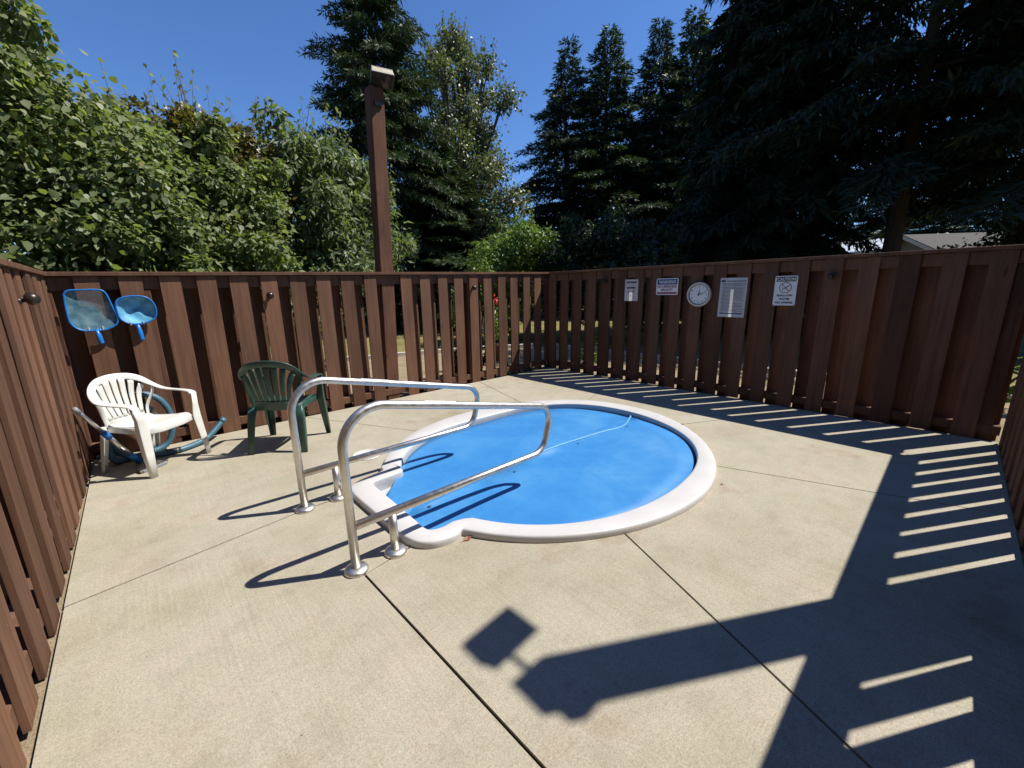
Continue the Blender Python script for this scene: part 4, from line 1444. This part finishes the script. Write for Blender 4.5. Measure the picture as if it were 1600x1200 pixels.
for k, (x, y, z_, lab) in enumerate(((52, -7.5, .75, 'distant fir farthest right behind the gabled house'), (55, -2.5, .7, 'distant fir just right of the gabled house ridge'), (54, 2.2, .72, 'distant fir just left of the gabled house ridge'), (57, 6.5, .75, 'distant fir behind the low metal roofed building'), (53, 11.0, .7, 'distant fir left of the low metal roofed building'))):
    conifer('fir_tree', lab, (x, y, -.09), FIR_A, M['fir'], k * 1.3, (1, 1, z_), Gd)
Gb = 'added unseen cedars that block sky light'  # invented cedars out of view, added to darken the shade on the deck
conifer('cedar_tree', 'added sky blocking cedar behind the viewer on the left', (-9.5, -1.5, -.09), CED_A, M['cedar'], .7, (1.3, 1.3, 1.0), Gb)
conifer('cedar_tree', 'added sky blocking cedar behind the viewer, second from left', (-8.0, -7.0, -.09), CED_A, M['cedar'], 1.9, (1.4, 1.4, 1.0), Gb)
conifer('cedar_tree', 'added sky blocking cedar behind the viewer, third from left', (-3.5, -10.5, -.09), CED_A, M['cedar'], 3.9, (1.4, 1.4, .95), Gb)
conifer('cedar_tree', 'added sky blocking cedar behind the viewer on the right', (2.5, -12.5, -.09), CED_A, M['cedar'], 5.0, (1.3, 1.3, .9), Gb)
cl = [(0, 0, 1.5, 1.2), (.3, -.9, 1.7, 1.2), (.2, -.5, 2.5, 1.0), (0, .8, 1.0, .9)]
tree('dark_shrub', 'dark shrub in front of the house at the right edge', 'shrub', (17.5, -.35, -.09), cl,
     broadleaf_mesh(18, cl, 14000, .11, LANCE, .55, .6, 6), M['leaf_dark'], M['bark_grey'], .08)

# ------------------------------------------------------------------ houses beyond
def gable_house(name, label, loc, rz, w, d, eave, ridge, wall, roof, wins):
    t = empty(name, loc, rz)
    tag(t, label, 'house')
    hw = w / 2
    MB().add([(-hw, 0, 0), (hw, 0, 0), (hw, 0, eave), (0, 0, ridge), (-hw, 0, eave), (-hw, d, 0), (hw, d, 0), (hw, d, eave), (0, d, ridge), (-hw, d, eave)],
             [(0, 1, 2, 3, 4), (5, 9, 8, 7, 6), (0, 4, 9, 5), (1, 6, 7, 2)]).obj('wall', wall, t)
    for s in (-1, 1):
        sl = (ridge - eave) / hw
        o, th = .45, .12
        a = [(0, -o, ridge + .02), (s * (hw + o), -o, eave - sl * o + .02), (s * (hw + o), d + o, eave - sl * o + .02), (0, d + o, ridge + .02)]
        vs = a + [(x, y, z + th) for x, y, z in a]
        MB().add(vs, [(0, 1, 2, 3), (4, 5, 6, 7), (0, 1, 5, 4), (1, 2, 6, 5), (2, 3, 7, 6), (3, 0, 4, 7)]).obj('roof', roof, t)
        MB().add([(0, -o - .02, ridge - .14), (s * (hw + o), -o - .02, eave - sl * o - .14), (s * (hw + o), -o - .02, eave - sl * o + .10), (0, -o - .02, ridge + .10)], [(0, 1, 2, 3)]).obj('fascia', M['trim'], t)
    for (x, z, ww, hh) in wins:
        wn_ = empty('window', (x, -.02, z))
        wn_.parent = t
        for (bx, bz, bw, bh) in ((0, hh / 2, ww + .14, .09), (0, -hh / 2, ww + .14, .09), (-ww / 2, 0, .09, hh), (ww / 2, 0, .09, hh)):
            MB().box((bx, -.02, bz), (bw, .06, bh)).obj('frame', M['trim'], wn_)
        MB().box((0, .0, 0), (ww, .02, hh)).obj('pane', M['glass'], wn_)
    return t
gable_house('gabled_house', 'tan gabled house half hidden by cedar branches at right', (40.5, 3.1, -.1), R(-90 - 50), 6.2, 9, 3.45, 4.75, M['wall_tan'], M['roof_dark'],
            [(-1.1, 3.15, .9, 1.0), (.35, 3.15, .9, 1.0), (-1.1, 1.4, .9, 1.1), (.35, 1.4, .9, 1.1)])
hb = empty('low_building', (43.0, 5.4, -.1), R(-90 - 8))
tag(hb, 'low red brown building with pale ribbed metal roof', 'building')
MB().box((0, 2, 1.9), (6.0, 4, 3.8)).obj('wall', M['wall_red'], hb)
rf = MB().add([(-3.4, -.5, 4.0), (3.4, -.5, 4.0), (3.4, 4.5, 5.2), (-3.4, 4.5, 5.2), (-3.4, -.5, 4.1), (3.4, -.5, 4.1), (3.4, 4.5, 5.3), (-3.4, 4.5, 5.3)],
              [(0, 3, 2, 1), (4, 5, 6, 7), (0, 1, 5, 4), (1, 2, 6, 5), (2, 3, 7, 6), (3, 0, 4, 7)]).obj('roof', M['roof_metal'], hb)
for k in range(14):
    x = -3.3 + k * .508
    MB().add([(x - .03, -.5, 4.1), (x + .03, -.5, 4.1), (x + .03, 4.5, 5.3), (x - .03, 4.5, 5.3), (x - .03, -.5, 4.16), (x + .03, -.5, 4.16), (x + .03, 4.5, 5.36), (x - .03, 4.5, 5.36)],
             [(4, 5, 6, 7), (0, 1, 5, 4), (1, 2, 6, 5), (3, 0, 4, 7)]).obj('rib', M['roof_metal'], rf)
MB().box((0, -.52, 3.9), (6.8, .04, .28)).obj('fascia', M['trim'], hb)
MB().lathe([(.14, 4.4), (.14, 5.3), (.2, 5.32), (.2, 5.42), (.02, 5.5)], 12, (-2.4, 1.2, 0)).obj('vent_pipe', M['bronze'], hb, True)

# ------------------------------------------------------------------ things seen between the boards
def leafy_plant(label, loc, seed, n, h, mat, spread=.5, grp='plants just outside the fence'):
    t = empty('leafy_plant', loc)
    tag(t, label, 'plant', grp)
    r = np.random.default_rng(seed)
    st = MB()
    Ps, As, Ns, Ls = [], [], [], []
    for k in range(9):
        a = r.uniform(0, 6.28)
        top = np.array([math.cos(a) * spread * r.random(), math.sin(a) * spread * r.random(), h * r.uniform(.6, 1)])
        st.tube([(0, 0, 0), tuple(top * .5 + r.normal(size=3) * .03), tuple(top)], [.012, .009, .004], 5)
        for q in range(n):
            f = r.uniform(.15, 1)
            ph = r.uniform(0, 6.28)
            d = np.array([math.cos(ph), math.sin(ph), r.uniform(-.3, .5)])
            Ps.append(top * f); As.append(d); Ns.append([0, 0, 1] + r.normal(size=3) * .4); Ls.append(r.uniform(.12, .26))
    L = np.array(Ls)
    st.obj('stems', M['bark_grey'], t, True)
    mesh_obj('foliage', cards_mesh('foliage', np.array(Ps), np.array(As), np.array(Ns), L, L * .5, *LANCE, r.random(len(L))), mat, t)
    return t
leafy_plant('dark broad leaved plant behind the back fence near the corner', (4.75, 6.05, -.022), 51, 9, 1.15, M['leaf_dark'])
leafy_plant('smaller dark leaved plant left of the broad leaved one', (4.15, 6.1, -.022), 52, 7, .85, M['leaf_dark'], .4)
leafy_plant('yellow green plant low behind the signs fence', (6.75, 5.0, -.022), 53, 9, .55, M['leaf_lime'], .45)
leafy_plant('yellow green plant outside the right corner gap', (7.6, -.35, -.022), 54, 11, .75, M['leaf_lime'], .5)
fl = empty('flower_pot', (5.75, 6.85, -.022))
tag(fl, 'terracotta pot of red flowers behind the back fence', 'flower pot')
MB().lathe([(.13, 0), (.17, .30), (.19, .30), (.19, .36), (.165, .36), (.16, .33), (.0005, .33)], 20).obj('pot', M['terracotta'], fl, True)
r = np.random.default_rng(9)
k = 260
P = np.column_stack([r.normal(size=k) * .10, r.normal(size=k) * .10, .45 + r.random(k) * .75])
mesh_obj('leaves', cards_mesh('leaves', P, unit_rand(r, k), unit_rand(r, k) + [0, 0, 1], np.full(k, .12), np.full(k, .06), *LANCE, r.random(k)), M['leaf_lime'], fl)
k = 60
P = np.column_stack([r.normal(size=k) * .05, r.normal(size=k) * .05, 1.33 + r.normal(size=k) * .05])
mesh_obj('flowers', cards_mesh('flowers', P, unit_rand(r, k), unit_rand(r, k) + [0, 0, .6], np.full(k, .08), np.full(k, .075), *HEART, r.random(k)), M['flower'], fl)
for (x, y, lab) in ((1.86, 5.82, 'red bucket low behind the fence left of the rails'), (2.45, 5.98, 'red bucket low behind the fence by the lamp post')):
    b = empty('bucket', (x, y, -.022))
    tag(b, lab, 'bucket', 'red buckets behind the back fence')
    MB().lathe([(.09, 0), (.12, .22), (.13, .22), (.13, .235), (.112, .235), (.085, .02), (.0005, .02)], 20).obj('tub', M['red_plastic'], b, True)
    MB().tube(catmull([(-.125, 0, .21), (-.10, .06, .13), (0, .125, .10), (.10, .06, .13), (.125, 0, .21)], 4), .004, 6).obj('handle', M['alu'], b, True)
ks = empty('kerb_edging', (0, 0, 0))
tag(ks, 'row of pale stones edging the gravel behind the fences', 'edging')
sm = MB().box((0, 0, .05), (.46, .16, .20)).mesh('stone')
sm.materials.append(M['stone'])
edge = [(-3.0, 8.05), (3.4, 9.45), (6.6, 8.45), (8.25, 7.6), (8.25, -2.5)]
for (a, b) in zip(edge, edge[1:]):
    L = math.dist(a, b)
    for k in range(int(L / .5)):
        f = (k + .5) * .5 / L
        o = bpy.data.objects.new('stone', sm)
        link(o)
        o.parent = ks
        o.location = (a[0] + (b[0] - a[0]) * f, a[1] + (b[1] - a[1]) * f, -.08)
        o.rotation_euler = (0, random.gauss(0, .03), math.atan2(b[1] - a[1], b[0] - a[0]) + random.gauss(0, .03))

# small fallen leaves on the deck
for k, (x, y, lab) in enumerate(((1.30, 1.845, 'curled brown leaf against the pool rim notch'), (3.15, 1.04, 'tiny dry leaf right of the pool rim'), (.22, 4.62, 'dry leaf inside the green chair shadow'))):
    t = empty('fallen_leaf', (x, y, .004), k * 1.3)
    tag(t, lab, 'leaf', 'fallen leaves on the deck')
    s = (.034, .014, .024)[k]
    MB().add([(-s, 0, .002), (-s * .2, s * .5, s * .35), (s * .3, s * .55, s * .15), (s, 0, s * .4), (s * .3, -s * .5, s * .3), (-s * .2, -s * .45, s * .1), (0, 0, 0)],
             [(6, 0, 1), (6, 1, 2), (6, 2, 3), (6, 3, 4), (6, 4, 5), (6, 5, 0)]).obj('blade', M['skin_leaf'], t)
    MB().tube([(-s, 0, .002), (-s * 1.6, .1 * s, .003)], .0012, 5).obj('stalk', M['skin_leaf'], t)
